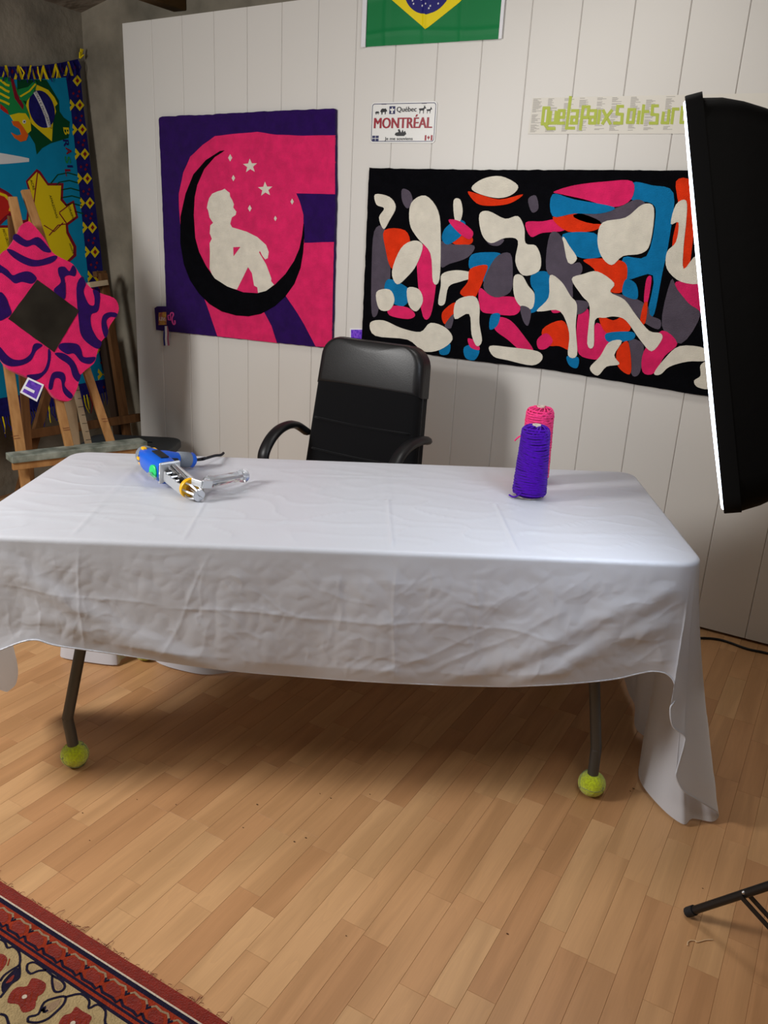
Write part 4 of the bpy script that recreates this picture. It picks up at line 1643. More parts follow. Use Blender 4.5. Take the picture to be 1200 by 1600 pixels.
for strokes in letters:
    g = MB()
    hh = 0.0
    for st in strokes:
        for a, b in zip(st[:-1], st[1:]):
            dx, dy = b[0] - a[0], b[1] - a[1]
            l = math.hypot(dx, dy)
            ux, uy = dx / l * 7, dy / l * 7
            g.prism(WALL, zb(ribbon([(a[0] - ux, a[1] - uy), (b[0] + ux, b[1] + uy)], 19)), 0.0015, 0.0024 + hh)
            hh += 0.00025
    g.build('letter', m_lime, banner)
g = MB()
rk = random.Random(12)
for c0 in (135, 228, 330, 425, 535, 628, 745, 842, 965):
    y = 98
    while y < 308:
        if rk.random() < 0.86:
            w = rk.uniform(22, 62)
            x0 = c0 - (y - 98) * 0.10
            g.prism(WALL, zb([(x0, y - (x0 - 130) * .018), (x0 + w, y - (x0 + w - 130) * .018), (x0 + w, y + 3.2 - (x0 + w - 130) * .018), (x0, y + 3.2 - (x0 - 130) * .018)]), 0.0015, 0.0021)
        y += 6.2
o = g.build('small_print', m_ink, banner)
o['kind'] = 'stuff'

# small purple card on the boards behind the chair
m_holo = mat('violet_foil', (70, 30, 190), 0.25, 0.6, col2=(150, 90, 230), vscale=90)
m_card = mat('white_card', (232, 232, 236), 0.6)
g = MB()
q = [px(547, 513), px(569, 513), px(569, 537), px(547, 537)]
card = thing('price_tag', (q[0][0], -0.001, q[2][1]), 'small violet foil card on the boards above the chair', 'tag')
g.prism(WALL, [(a, b) for a, b in q], 0.001, 0.003)
g.build('card', m_card, card)
g = MB()
g.prism(WALL, [px(549, 515), px(567, 515), px(567, 535), px(549, 535)], 0.0025, 0.0036)
g.build('foil_print', m_holo, card)

# ------------------------------------------------------------------ beach towel on the left wall
TR = V((-0.42, 0.085, 2.245))
BRt = on_axis(190, 625, 1, 0.095)
_up = (TR - BRt).normalized()
_ex = (Y - _up * Y.dot(_up)).normalized()
TWL = Plane(TR, _ex, _up, _ex.cross(_up))
if TWL.n.x < 0:
    TWL.n = -TWL.n
tq = TWL.px
m_cyan = mat('towel_cyan', (14, 128, 168), 0.9, 0.1, var=0.06, vscale=12, bump=0.5, bscale=500, bdist=0.001)
m_tnavy = mat('towel_navy', (28, 26, 92), 0.9, 0.1, var=0.25, vscale=40, bump=0.5, bscale=500, bdist=0.001)
m_tyel = mat('towel_yellow', (214, 190, 24), 0.9, 0.1)
m_tred = mat('towel_red', (176, 38, 30), 0.9, 0.1)
m_tdkr = mat('towel_dark_red', (120, 22, 38), 0.9, 0.1)
m_tgrn = mat('towel_green', (30, 130, 66), 0.9, 0.1)
m_tdkg = mat('towel_dark_green', (10, 66, 36), 0.9, 0.1)
m_twht = mat('towel_white', (206, 206, 204), 0.9, 0.1)
m_torg = mat('towel_orange', (206, 92, 28), 0.9, 0.1)
m_tblk = mat('towel_black', (18, 18, 24), 0.9, 0.1)
towel = thing('beach_towel', (-0.3, -0.2, BRt.z), 'bright blue printed Brazil beach towel hanging on the concrete wall', 'towel')
lft = tq(0, 400)[0] - 0.55
tb = [(lft, tq(0, 103)[1]), tq(0, 104), tq(30, 104), tq(60, 103), tq(95, 98), tq(122, 92), tq(126, 120), tq(130, 163), tq(142, 262), tq(154, 360), tq(166, 472), tq(177, 582), tq(182, 606), tq(150, 618), tq(110, 628), tq(65, 640), (lft, tq(0, 655)[1])]
g = MB()
g.prism(TWL, tb, -0.004, 0.0)
g.build('towel_cloth', m_tnavy, towel)


def tpatch(name, pts, m_, layer, smooth=False, raw=False):
    poly = pts if raw else [tq(*q) for q in pts]
    if smooth:
        poly = smooth_loop(poly, 4)
    g_ = MB()
    g_.prism(TWL, poly, -0.001, 0.0008 * layer)
    return g_.build(name, m_, towel)


def z1(pts):
    return [(a / 5.333, 60 + b / 5.333) for a, b in pts]


def z2(pts):
    return [(a / 3.5555, 330 + b / 3.5555) for a, b in pts]


def z9(pts):
    return [(a / 5.333, 400 + b / 5.333) for a, b in pts]


cy0 = tq(0, 124)
tpatch('blue_field', [(lft + 0.12, cy0[1])] + [tq(*q) for q in [(0, 125), (60, 124), (103, 121), (107, 150), (111, 175), (118, 240), (124, 300), (134, 400), (145, 500), (160, 578), (166, 592), (60, 612)]] + [(lft + 0.12, tq(0, 622)[1])], m_cyan, 1, raw=True)
for k in range(13):
    w = k / 12.0
    cx = 120.5 + (168 - 120.5) * w
    cyy = 126 + (585 - 126) * w
    s_ = 8.0
    d1 = tpatch('border_diamond', [(cx, cyy - s_ - 1), (cx + s_ - 1, cyy), (cx, cyy + s_ + 1), (cx - s_ + 1, cyy)], m_tyel, 2)
    tpatch('border_diamond', [(cx, cyy - 4), (cx + 3, cyy), (cx, cyy + 4), (cx - 3, cyy)], m_tdkr, 3)
    if k > 0:
        cx2 = cx - 13.5
        tpatch('border_chevron', [(cx2 - 1, cyy - 9), (cx2 + 6, cyy), (cx2 - 1, cyy + 9), (cx2 - 2, cyy + 3), (cx2 + 1, cyy), (cx2 - 2, cyy - 3)], m_tyel, 2)
    for dx, dy in ((-6, 20), (3, 17), (1, 24)):
        tpatch('border_dot', [(cx + dx, cyy + dy - 2.4), (cx + dx + 2, cyy + dy), (cx + dx, cyy + dy + 2.4), (cx + dx - 2, cyy + dy)], m_tdkr, 2)
for k in range(6):
    cx = 8 + k * 20 - 0.5 * k
    cyy = 112 - (0.16 * max(0, cx - 70))
    tpatch('border_zigzag', [(cx - 6, cyy + 12), (cx, cyy - 10), (cx + 2, cyy - 10), (cx + 9, cyy + 12), (cx + 5, cyy + 12), (cx + 1, cyy - 1), (cx - 2, cyy + 12)], m_tyel, 2)
    tpatch('border_dot', [(cx + 11, cyy - 4), (cx + 13, cyy), (cx + 11, cyy + 4), (cx + 9, cyy)], m_tdkr, 2)
# flag print
tpatch('flag_print', z1([(140, 345), (385, 345), (430, 420), (490, 520), (492, 560), (495, 610), (530, 660), (580, 695), (570, 830), (520, 845), (420, 875), (350, 915), (305, 968), (290, 880), (235, 790), (150, 560)]), m_tdkg, 2)
tpatch('diamond_print', z1([(300, 385), (400, 430), (450, 490), (478, 545), (455, 570), (465, 610), (440, 680), (430, 858), (350, 790), (260, 710), (225, 600), (215, 560), (235, 470)]), m_tyel, 3)
tpatch('disc_print', z1(ellipse(345, 590, 104, 160, 28, -0.28)), m_tnavy, 4)
tpatch('band_print', z1(ribbon([(283, 440), (318, 500), (352, 570), (385, 650), (408, 740)], 30)), m_twht, 5)
q = tq(*z1([(350, 580)])[0])
text_part('band_lettering', 'ORDEM E PROGRESSO', TWL, q[0], q[1], 0.20, 0.012, 0.0042, m_tblk, towel, rot=-1.18)
# parrot
tpatch('parrot_body', z1([(-60, 320), (90, 325), (140, 420), (170, 490), (215, 560), (245, 640), (258, 760), (235, 800), (180, 760), (90, 650), (40, 600), (-60, 520)]), m_tgrn, 3)
tpatch('parrot_tail', z1([(150, 425), (230, 405), (290, 350), (302, 380), (290, 440), (215, 525), (160, 510)]), m_tgrn, 5)
tpatch('parrot_stripe', z1(ribbon([(165, 485), (240, 440), (292, 380)], 14)), m_tyel, 6)
tpatch('parrot_stripe', z1([(82, 325), (110, 345), (140, 460), (195, 560), (188, 595), (120, 500), (95, 390)]), m_tdkr, 4)
for k in range(4):
    tpatch('parrot_feather', z1(ribbon([(-40, 335 + 55 * k), (10, 355 + 55 * k), (45, 385 + 50 * k), (75, 395 + 52 * k)], 18)), m_tyel, 4)
tpatch('parrot_breast', z1([(0, 545), (60, 600), (70, 635), (30, 610), (0, 585)]), m_tred, 4)
tpatch('parrot_head', z1([(80, 640), (150, 622), (210, 625), (252, 690), (256, 770), (225, 795), (190, 760), (110, 690)]), m_tyel, 4)
tpatch('parrot_beak', z1([(95, 690), (150, 690), (190, 740), (232, 805), (215, 850), (170, 862), (120, 830), (90, 785), (140, 810), (175, 800), (160, 755), (110, 725)]), m_torg, 5)
tpatch('parrot_eye', z1(ellipse(198, 695, 14, 16, 14)), m_twht, 5)
tpatch('parrot_eye', z1(ellipse(198, 695, 6, 7, 10)), m_tblk, 6)
tpatch('pale_column', z1([(-30, 950), (60, 965), (170, 985), (240, 1000), (240, 1028), (170, 1035), (60, 1045), (-30, 1050)]), m_twht, 3)
# map
red_o = [(40, 283), (57, 264), (63, 268), (75, 286), (99, 286), (98, 311), (104, 319), (115, 313), (122, 340), (106, 352), (107, 362), (119, 385), (119, 400), (103, 414), (88, 420), (40, 420), (0, 395), (-40, 395), (-40, 352), (26, 352), (29, 345), (41, 343), (45, 300)]
tpatch('map_outline', red_o, m_tdkr, 2)
yel_i = [(43, 284), (57, 269), (61, 272), (74, 290), (95, 290), (94, 313), (104, 324), (113, 318), (118, 338), (102, 350), (103, 364), (114, 386), (114, 398), (102, 410), (40, 410), (-36, 385), (-36, 356), (28, 356), (44, 346), (48, 300)]
tpatch('map_shape', yel_i, m_tyel, 3)
for pts in ([(92, 333), (104, 350)], [(58, 270), (52, 320), (62, 345)], [(76, 368), (90, 352), (102, 350)], [(68, 352), (84, 362), (98, 348)], [(92, 332), (104, 323)]):
    tpatch('map_border', ribbon(pts, 1.6), m_tdkr, 4)
for body, cx, cyy, w, rot in (('AMAZONAS', 83, 323, 0.115, -1.35), ('RORAIMA', 110, 332, 0.085, -1.30), ('ACRE', 50, 289, 0.05, -1.35), ('AMAPÁ', 111, 388, 0.055, -1.3), ('MATO GROSSO', 9, 372, 0.085, -1.35)):
    q = tq(cx, cyy)
    text_part('map_lettering', body, TWL, q[0], q[1], w, 0.014, 0.0042, m_tblk, towel, rot=rot)
tpatch('heart_print', z1([(-30, 1240), (0, 1245), (90, 1300), (142, 1380), (110, 1460), (50, 1510), (-30, 1550)]), m_tdkr, 2, True)
tpatch('heart_print', z1([(-30, 1262), (0, 1270), (80, 1320), (120, 1385), (90, 1440), (40, 1480), (-30, 1520)]), m_tred, 3, True)
tpatch('heart_print', z1(ribbon([(-20, 1290), (40, 1310), (95, 1370), (80, 1440)], 22)), m_tyel, 4)
for k in range(6):
    tpatch('wave_line', ribbon([(79 + k, 287 + 11 * k), (90 + k * 2, 273 + 12 * k), (106 + k * 2, 270 + 12 * k), (120 + k * 2, 274 + 12 * k)], 2.0), m_tdkg, 2)
for body, cx, cyy, m_ in (('B', 103.5, 205, m_tyel), ('R', 103, 224, m_tnavy), ('A', 107, 236, m_tdkr), ('S', 105.5, 250, m_tgrn), ('I', 109, 260, m_tnavy), ('L', 106, 270, m_tdkr)):
    q = tq(cx, cyy)
    text_part('towel_letter', body, TWL, q[0], q[1], 0.010 if body == 'I' else 0.032, 0.036, 0.0016, m_, towel, rot=-1.5, bold=0.06)
# fringe
fr_m = [m_tnavy, m_tyel, m_tdkr]
rf = random.Random(2)
for k in range(44):
    w = k / 43
    x = 182 + (0 - 182) * w
    y = 607 + (655 - 607) * w
    a, b = tq(x, y)
    g = MB()
    L_ = rf.uniform(0.05, 0.10)
    g.tube([TWL.pt(a, b + 0.01, 0.002), TWL.pt(a + rf.uniform(-.01, .01), b - L_ * 0.5, 0.006), TWL.pt(a + rf.uniform(-.02, .02), b - L_, 0.008)], [0.003, 0.0035, 0.0015], 5)
    g.build('fringe', fr_m[0 if rf.random() < .6 else (1 if rf.random() < .6 else 2)], towel)
for k in range(14):
    x = 4 + 9 * k
    a, b = tq(x, 103 - 0.17 * max(0, x - 65))
    g = MB()
    L_ = rf.uniform(0.05, 0.09)
    g.tube([TWL.pt(a, b - 0.004, 0.003), TWL.pt(a + rf.uniform(-.012, .012), b - L_ * 0.5, 0.010), TWL.pt(a + rf.uniform(-.02, .02), b - L_, 0.007)], [0.003, 0.004, 0.002], 5)
    g.build('fringe', fr_m[1 if rf.random() < .25 else 0], towel)
a, b = tq(123, 86)
g = MB()
for k in range(7):
    g.tube([TWL.pt(a, b - 0.015, 0.006), TWL.pt(a + rf.uniform(-.02, .025), b + rf.uniform(-.01, .03), 0.02)], [0.006, 0.003], 5)
g.build('corner_knot', m_tyel, towel)

# ------------------------------------------------------------------ easels
m_pine = mat('pine_wood', (176, 132, 82), 0.7, 0.25, col2=(146, 102, 58), vscale=6, stretch=(6, 6, 0.6), bump=0.2, bscale=80)
m_oldw = mat('dark_pine', (112, 76, 44), 0.75, 0.2, col2=(82, 54, 30), vscale=6, stretch=(6, 6, 0.6), bump=0.2, bscale=80)
m_paint = mat('paint_spattered_ledge', (166, 172, 160), 0.6, 0.3, col2=(74, 84, 74), vscale=14, detail=6)
m_pale = mat('pale_wood', (190, 172, 140), 0.7, 0.2, var=0.08, vscale=10)
e1 = V((0.338, 0.941, 0)).normalized()
n1 = V((e1.y, -e1.x, 0))
LEAN = math.radians(17.5)
w1 = Z * math.cos(LEAN) - n1 * math.sin(LEAN)
LO = V((0.415, -1.16, 0.50))
MP = Plane(LO, e1, w1, n1 * math.cos(LEAN) + Z * math.sin(LEAN))
easel = thing('easel', (0.40, -0.92, 0), 'pine wood easel carrying the pink wavy mirror, paint-spattered ledge', 'easel')


def mfloor(u0, v0, u1, v1, h):
    """end of the member through two photo points, carried down to the floor"""
    a, b = MP.pt(*MP.px(u0, v0), h), MP.pt(*MP.px(u1, v1), h)
    d = b - a
    return a, a + d * ((0.012 - a.z) / d.z)


def member(pl_n, a, b, w, t, m_, parent, name):
    g_ = MB()
    g_.bar(a, b, w, t, up=pl_n, bev=0.002)
    return g_.build(name, m_, parent)


a, b = mfloor(44, 292, 176, 681, -0.045)
rl = member(MP.n, a, b, 0.036, 0.022, m_pine, easel, 'leg')
a2, b2_ = mfloor(-10, 375, 36.6, 700, -0.045)
ll = member(MP.n, a2, b2_, 0.040, 0.022, m_pine, easel, 'leg')
a3, b3_ = mfloor(66, 500, 110.7, 694, -0.030)
member(MP.n, MP.pt(*MP.px(22, 305), -0.028), b3_, 0.036, 0.022, m_pine, easel, 'mast')
apex = MP.pt(*MP.px(26, 330), -0.07)
rear = V((LO.x, LO.y, 0.012)) + e1 * 0.20 - n1 * 0.40
member(e1, apex, rear, 0.022, 0.036, m_oldw, easel, 'rear_leg')
member(MP.n, MP.pt(*MP.px(-4, 400), -0.058), MP.pt(*MP.px(78, 392), -0.058), 0.03, 0.018, m_pine, easel, 'cross_bar')
lc0, lc1 = LO + e1 * 0.0 - Z * 0.012, LO + e1 * 0.605 - Z * 0.022
led = MB()
led.bar(lc0 + n1 * 0.012, lc1 + n1 * 0.012, 0.085, 0.030, up=(0, 0, 1), bev=0.003)
lo_ = led.build('ledge', m_paint, easel)
g = MB()
g.bar(lc0 + n1 * 0.036 - Z * 0.030 + e1 * 0.004, lc1 + n1 * 0.036 - Z * 0.030 - e1 * 0.02, 0.020, 0.034, up=(0, 0, 1), bev=0.002)
g.build('ledge_support', m_pine, easel)
# pencil marks on the legs
m_mark2 = mat('pencil_mark', (120, 60, 44), 0.8)
for u, v in ((105, 668), (106.5, 671), (168, 653), (170, 657), (27, 680), (29, 684)):
    q_ = MP.px(u, v)
    g = MB()
    g.box(MP.pt(q_[0], q_[1], -0.0155 if u in (105, 106.5) else -0.0325), MP.ex, MP.ey, MP.n, 0.03, 0.0015, 0.0012)
    g.build('pencil_line', m_mark2, easel)

# ------------------------------------------------------------------ wavy rug mirror on the easel
mirror = thing('rug_mirror', tuple(MP.pt(*MP.px(70, 620), 0)), 'wavy pink tufted mirror with purple stripes on the easel', 'mirror')
ol_px = z2([(140, 68), (165, 75), (230, 150), (280, 235), (330, 268), (395, 303), (440, 370), (490, 430), (540, 460), (620, 488), (646, 530), (642, 575), (600, 640), (575, 700), (545, 740), (526, 800), (510, 850), (440, 910), (420, 980), (385, 1050), (340, 1057), (290, 1035), (240, 980), (150, 930), (40, 880), (0, 830), (-60, 760), (-150, 700), (-190, 620), (-150, 540), (-60, 460), (-40, 330), (0, 240), (35, 215), (90, 130), (105, 90)])
outl = smooth_loop([MP.px(*q) for q in ol_px], 3)
g = MB()
g.prism(MP, outl, 0.0, 0.026)
g.build('rug_frame', m_pink, mirror)
hi = z9([(0, 0)])[0]


def mpatch(name, pts, m_, layer=1, sm=True):
    poly = [MP.px(*q) for q in pts]
    if sm:
        poly = smooth_loop(poly, 4)
    g_ = MB()
    g_.prism(MP, poly, 0.022, 0.026 + 0.0012 * layer)
    return g_.build(name, m_, mirror)


stripes = [
    z9([(-30, 80), (0, 95), (50, 130), (90, 172), (140, 155), (200, 140), (250, 152), (290, 200), (250, 243), (170, 228), (110, 240), (60, 200), (0, 155), (-30, 150)]),
    z2([(28, 222), (60, 225), (130, 262), (200, 280), (290, 255), (306, 268), (270, 298), (180, 316), (120, 300), (60, 262)]),
    z2([(64, 165), (80, 135), (140, 172), (200, 153), (250, 200), (272, 236), (230, 232), (180, 196), (130, 207)]),
    z9([(470, 110), (520, 102), (560, 140), (590, 90), (618, 130), (606, 180), (560, 172), (520, 190), (530, 260), (520, 372), (430, 300), (490, 230), (470, 160)]),
    z9([(662, 185), (698, 240), (680, 310), (720, 408), (765, 420), (770, 360), (757, 292), (815, 325), (800, 465), (742, 500), (745, 600), (790, 690), (828, 728), (800, 782), (720, 740), (660, 670), (640, 560), (620, 280)]),
    z9([(955, 488), (948, 520), (900, 518), (868, 555), (884, 640), (858, 690), (828, 600), (838, 510), (892, 478)]),
    z9([(500, 735), (620, 740), (660, 790), (680, 850), (778, 850), (740, 905), (660, 890), (600, 822), (540, 825), (472, 775)]),
    z9([(440, 818), (520, 822), (600, 890), (640, 985), (658, 1000), (635, 1055), (590, 1010), (560, 920), (480, 862)]),
    z9([(385, 785), (407, 812), (400, 900), (370, 975), (290, 1042), (222, 1022), (215, 998), (330, 978), (378, 890)]),
    z9([(-20, 765), (40, 830), (100, 870), (180, 868), (240, 820), (262, 750), (300, 735), (338, 755), (285, 800), (240, 880), (150, 922), (50, 922), (-20, 860)]),
    z9([(388, 1105), (410, 1000), (450, 970), (510, 980), (530, 1030), (522, 1090), (588, 1165), (566, 1195), (510, 1140), (490, 1040), (440, 1030), (418, 1115)]),
    z9([(-20, 315), (30, 350), (60, 420), (80, 490), (30, 530), (-30, 545), (-70, 430)]),
]
for k, s_ in enumerate(stripes):
    mpatch('purple_stripe', s_, m_indigo, 1 + 0.2 * (k % 4))
mc = z2([(195, 388), (428, 560), (290, 790), (35, 605)])
m_glass = mat('dark_mirror_glass', (150, 150, 152), 0.04, 0.8, metal=1.0)
poly = [MP.px(*q) for q in mc]
g = MB()
g.prism(MP, wobble(poly, 0.0015, 0.012), 0.020, 0.0285)
g.build('mirror_glass', m_glass, mirror)
# tag hanging under the mirror
tgp = [(40.5, 591), (65.5, 602.5), (54.5, 629), (28, 614.5)]
tagm = thing('price_tag', tuple(MP.pt(*MP.px(46, 628), 0.03)), 'white edged violet foil card on the lower edge of the mirror', 'tag')
g = MB()
g.prism(MP, [MP.px(*q) for q in tgp], 0.028, 0.030)
g.build('card', m_card, tagm)
g = MB()
cxm, cym = 47.2, 609.3
g.prism(MP, [MP.px(cxm + (a - cxm) * 0.80, cym + (b - cym) * 0.80) for a, b in tgp], 0.029, 0.0306)
g.build('foil_print', mat('violet_foil_dark', (62, 26, 150), 0.25, 0.6, col2=(120, 60, 200), vscale=60), tagm)
g = MB()
g.prism(MP, [MP.px(*q) for q in [(35, 604), (51, 612), (49.5, 616), (33.5, 608)]], 0.030, 0.0312)
g.build('label_strip', m_card, tagm)

# second easel, dark, close to the concrete wall
S2 = Plane((0.0, -0.25, 0), Y, (Z * math.cos(0.16) - X * math.sin(0.16)), (X * math.cos(0.16) + Z * math.sin(0.16)))
easel2 = thing('easel', (0.0, -0.3, 0), 'darker wooden easel standing behind the mirror easel', 'easel')


def s2m(u0, v0, u1, v1, w, t, m_, name, h=0.0, fl_=False):
    a_, b_ = S2.pt(*S2.px(u0, v0), h), S2.pt(*S2.px(u1, v1), h)
    if fl_:
        d = b_ - a_
        b_ = a_ + d * ((0.012 - a_.z) / d.z)
    return member(S2.n, a_, b_, w, t, m_, easel2, name)


s2m(160, 427, 193, 645, 0.05, 0.025, m_oldw, 'leg', fl_=True)
s2m(180, 520, 206, 690, 0.03, 0.05, mat('very_dark_wood', (52, 38, 28), 0.8, 0.2), 'rear_leg', h=-0.10, fl_=True)
s2m(126, 430, 52, 700, 0.045, 0.025, m_oldw, 'leg', h=-0.01, fl_=True)
s2m(134, 446, 163, 442, 0.028, 0.02, m_pale, 'cross_bar', h=0.022)
s2m(152, 428, 168, 427, 0.03, 0.03, m_oldw, 'top_block', h=-0.02)
s2m(30, 680, 214, 652, 0.045, 0.03, m_oldw, 'cross_bar', h=0.026)

# loose slat and ruler leaning behind the ledge
r0, r1 = MP.pt(*MP.px(134, 596), -0.14), MP.pt(*MP.px(151.5, 690), -0.11)
d = r1 - r0
r1 = r0 + d * ((0.012 - r0.z) / d.z)
ruler = thing('wooden_ruler', tuple(r1), 'pale wooden ruler with black tick marks leaning between the easel legs', 'ruler')
member(MP.n, r0, r1, 0.032, 0.006, m_pale, ruler, 'rule')
for k in range(14):
    q_ = r0.lerp(r1, 0.03 + 0.05 * k)
    ex_ = (r1 - r0).normalized()
    sd = MP.n.cross(ex_).normalized()
    g = MB()
    g.box(q_ + sd * (0.006 if k % 2 else 0.003) + MP.n * 0.0034, sd, ex_, MP.n, 0.016 if k % 2 else 0.024, 0.0022, 0.0012)
    g.build('tick', m_tblk, ruler)
r0, r1 = MP.pt(*MP.px(126, 560), -0.20), MP.pt(*MP.px(134.5, 680), -0.17)
d = r1 - r0
r1 = r0 + d * ((0.012 - r0.z) / d.z)
g = MB()
g.bar(r0, r1, 0.055, 0.02, up=MP.n, bev=0.002)
tag(g.build('wooden_lath', mat('grey_wood', (142, 120, 92), 0.75, 0.2, var=0.1, vscale=8)), 'plain greyish lath leaning behind the ruler', 'lath')

# ------------------------------------------------------------------ dark storage box
K = on_axis(287, 684, 2, 0.36)
bx, by = V((0.87, 0.49, 0)).normalized(), V((-0.49, 0.87, 0)).normalized()
BP = Plane((K.x, K.y, 0), bx, by, Z)
m_bin = mat('dark_grey_plastic', (52, 56, 58), 0.55, 0.35, var=0.06, vscale=8)
sbx = thing('storage_box', tuple(BP.pt(-0.24, -0.13, 0)), 'dark grey plastic box with lid by the left end of the boards', 'box')
g = MB()
g.prism(BP, round_rect(-0.46, -0.26, -0.02, -0.02, 0.05), 0.002, 0.335)
g.build('bin', m_bin, sbx, smooth=40)
g = MB()
g.pillow(BP, round_rect(-0.48, -0.28, 0.0, 0.0, 0.07), 0.325, 0.36, 0.010, 4)
lid = g.build('lid', m_bin, sbx, smooth=40)
hx = BP.px(233, 691)
hq = on_axis(233, 691, 2, 0.36)
hv = hq - BP.o
g = MB()
g.prism(BP, ellipse(hv.dot(bx), hv.dot(by), 0.018, 0.009, 14), 0.355, 0.3608)
g.build('finger_hole', m_tblk, lid)

# ------------------------------------------------------------------ softbox (right)
m_sb = mat('black_nylon', (7, 7, 8), 0.7, 0.12, bump=0.25, bscale=30, bdist=0.004)
m_lip = mat('black_webbing', (14, 14, 15), 0.8, 0.1)
m_diff = mat('glowing_diffuser', (226, 238, 255), 0.6, 0.2, emit=SOFTBOX_EMIT)
N1, N2 = at_depth(1069, 142, 1.50), at_depth(1131, 803, 1.50)
vax = (N2 - N1).normalized()
vh = (N2 - N1).length
dc = ((N1 + N2) / 2 - CAM).normalized()
wax = (dc - vax * dc.dot(vax)).normalized()
left = vax.cross(wax)
if left.dot(CR) > 0:
    left = -left
ang = math.radians(-0.6)
wax = (wax * math.cos(ang) + left * math.sin(ang)).normalized()
nax = vax.cross(wax)
if nax.dot(CR) > 0:
    nax = -nax
SBW = 0.50
SC0 = (N1 + N2) / 2 + wax * SBW / 2
SBP = Plane(SC0, wax, vax, nax)
softbox = thing('softbox', tuple(on_axis(1275, 1578, 2, 0.0)), 'black softbox studio lamp with glowing white front at the right edge', 'lamp')


def sb_ring(k, back, r=0.03):
    return [SBP.pt(a, b, -back) for a, b in round_rect(-SBW / 2 * k[0], -vh / 2 * k[1], SBW / 2 * k[0], vh / 2 * k[1], r, 4)]


def loft(rings):
    g_ = MB()
    n_ = len(rings[0])
    vs_, fs_ = [], []
    for r in rings:
        vs_ += r
    for i in range(len(rings) - 1):
        for k in range(n_):
            fs_.append((i * n_ + k, i * n_ + (k + 1) % n_, (i + 1) * n_ + (k + 1) % n_, (i + 1) * n_ + k))
    g_.add(vs_, fs_)
    return g_


rings = []
for i in range(13):
    t = i / 12
    s_ = 1 - 0.80 * t ** 1.55
    rings.append(sb_ring((s_, s_ * (1 - 0.05 * t)), 0.028 + 0.417 * t, 0.03 * (1 - t) + 0.03))
loft(rings).build('shell', m_sb, softbox, smooth=70)
loft([sb_ring((1.0, 1.0), 0.0), sb_ring((1.003, 1.002), 0.002), sb_ring((1.003, 1.002), 0.030), sb_ring((0.995, 0.995), 0.030)]).build('front_lip', m_lip, softbox, smooth=40)
g = MB()
rg = round_rect(-SBW / 2 * 0.985, -vh / 2 * 0.985, SBW / 2 * 0.985, vh / 2 * 0.985, 0.03, 4)
g.pillow(SBP, rg, -0.012, 0.004, 0.006, 3, 0.006)
g.build('diffuser', m_diff, softbox, smooth=60)
hc = SBP.pt(0, 0, -0.445)
g = MB()
g.lathe([(0.0, 0.16), (0.045, 0.15), (0.05, 0.0), (0.075, -0.005), (0.075, -0.02), (0.0, -0.02)], hc, -nax, 20)
g.build('lamp_head', m_plast, softbox, smooth=40)
pole_c = on_axis(1275, 1578, 2, 0.0)
joint = hc - nax * 0.08
g = MB()
pt_ = V((pole_c.x, pole_c.y, 1.35))
g.tube([joint, V((joint.x, joint.y, joint.z - 0.06)), pt_ + V((0, 0, 0.02)), pt_], 0.014, 8)
g.build('tilt_arm', m_plast, softbox, smooth=40)
g = MB()
g.lathe([(0.0, 0.05), (0.016, 0.05), (0.016, 0.75), (0.021, 0.75), (0.021, 0.80), (0.012, 0.80), (0.012, 1.37), (0.0, 1.37)], pole_c, Z, 14)
g.build('pole', m_plast, softbox, smooth=40)
T1 = on_axis(1076, 1425, 2, 0.013)
best = None
for i in range(200):
    h = 0.05 + i * 0.005
    A_ = T1
    B_2 = pole_c + V((0, 0, h))
    for j in range(60):
        q = project(A_.lerp(B_2, j / 60))
        if q and abs(q[0] - 1200) < 4:
            e_ = abs(q[1] - 1385)
            if best is None or e_ < best[0]:
                best = (e_, h)
            break
lh = best[1] if best else 0.4
r_leg = (V((T1.x, T1.y, 0)) - pole_c)
for k in range(3):
    rt = Matrix.Rotation(2 * math.pi * k / 3, 3, 'Z')
    ft = pole_c + rt @ r_leg + V((0, 0, 0.013))
    tp_ = pole_c + V((0, 0, lh))
    g = MB()
    g.tube([ft, tp_], 0.0095, 10)
    lg = g.build('leg', m_plast, softbox, smooth=40)
    g = MB()
    dd = (tp_ - ft).normalized()
    g.tube([ft - dd * 0.004, ft + dd * 0.02], 0.012, 10)
    g.build('foot_cap', m_dk, lg, smooth=40)
    on = ft.lerp(tp_, 0.36)
    low = pole_c + V((0, 0, 0.075))
    sd = Z.cross(dd).normalized()
    for s_ in (-1, 1):
        g = MB()
        g.bar(on + sd * 0.011 * s_, low + sd * 0.011 * s_, 0.003, 0.011, up=Z)
        g.build('brace', m_plast, lg)
    g = MB()
    g.ball(on + (CAM - on).normalized() * 0.010 + Z * 0.004, 0.0045, 10)
    g.build('rivet', m_chrome, lg, smooth=180)

# ------------------------------------------------------------------ oriental rug on the floor
RP = Plane((0, -2.405, 0), X, Y, Z)
m_or = mat('rug_brick_red', (128, 38, 26), 0.95, 0.05, var=0.18, vscale=60, bump=0.9, bscale=260, bdist=0.005, sheen=0.2)
m_orl = mat('rug_light_red', (146, 52, 32), 0.95, 0.05, var=0.18, vscale=60, bump=0.9, bscale=260, bdist=0.005)
m_on = mat('rug_navy', (34, 30, 48), 0.95, 0.05, var=0.2, vscale=60, bump=0.9, bscale=260, bdist=0.005)
m_ob = mat('rug_beige', (170, 147, 106), 0.95, 0.05, var=0.14, vscale=50, bump=0.9, bscale=260, bdist=0.005)
m_ow = mat('rug_white', (206, 190, 170), 0.95, 0.05, bump=0.9, bscale=260, bdist=0.005)
m_og = mat('rug_taupe', (150, 124, 98), 0.95, 0.05, bump=0.9, bscale=260, bdist=0.005)
orug = thing('oriental_rug', (1.9, -3.0, 0), 'red bordered oriental rug with beige floral field on the floor', 'rug')
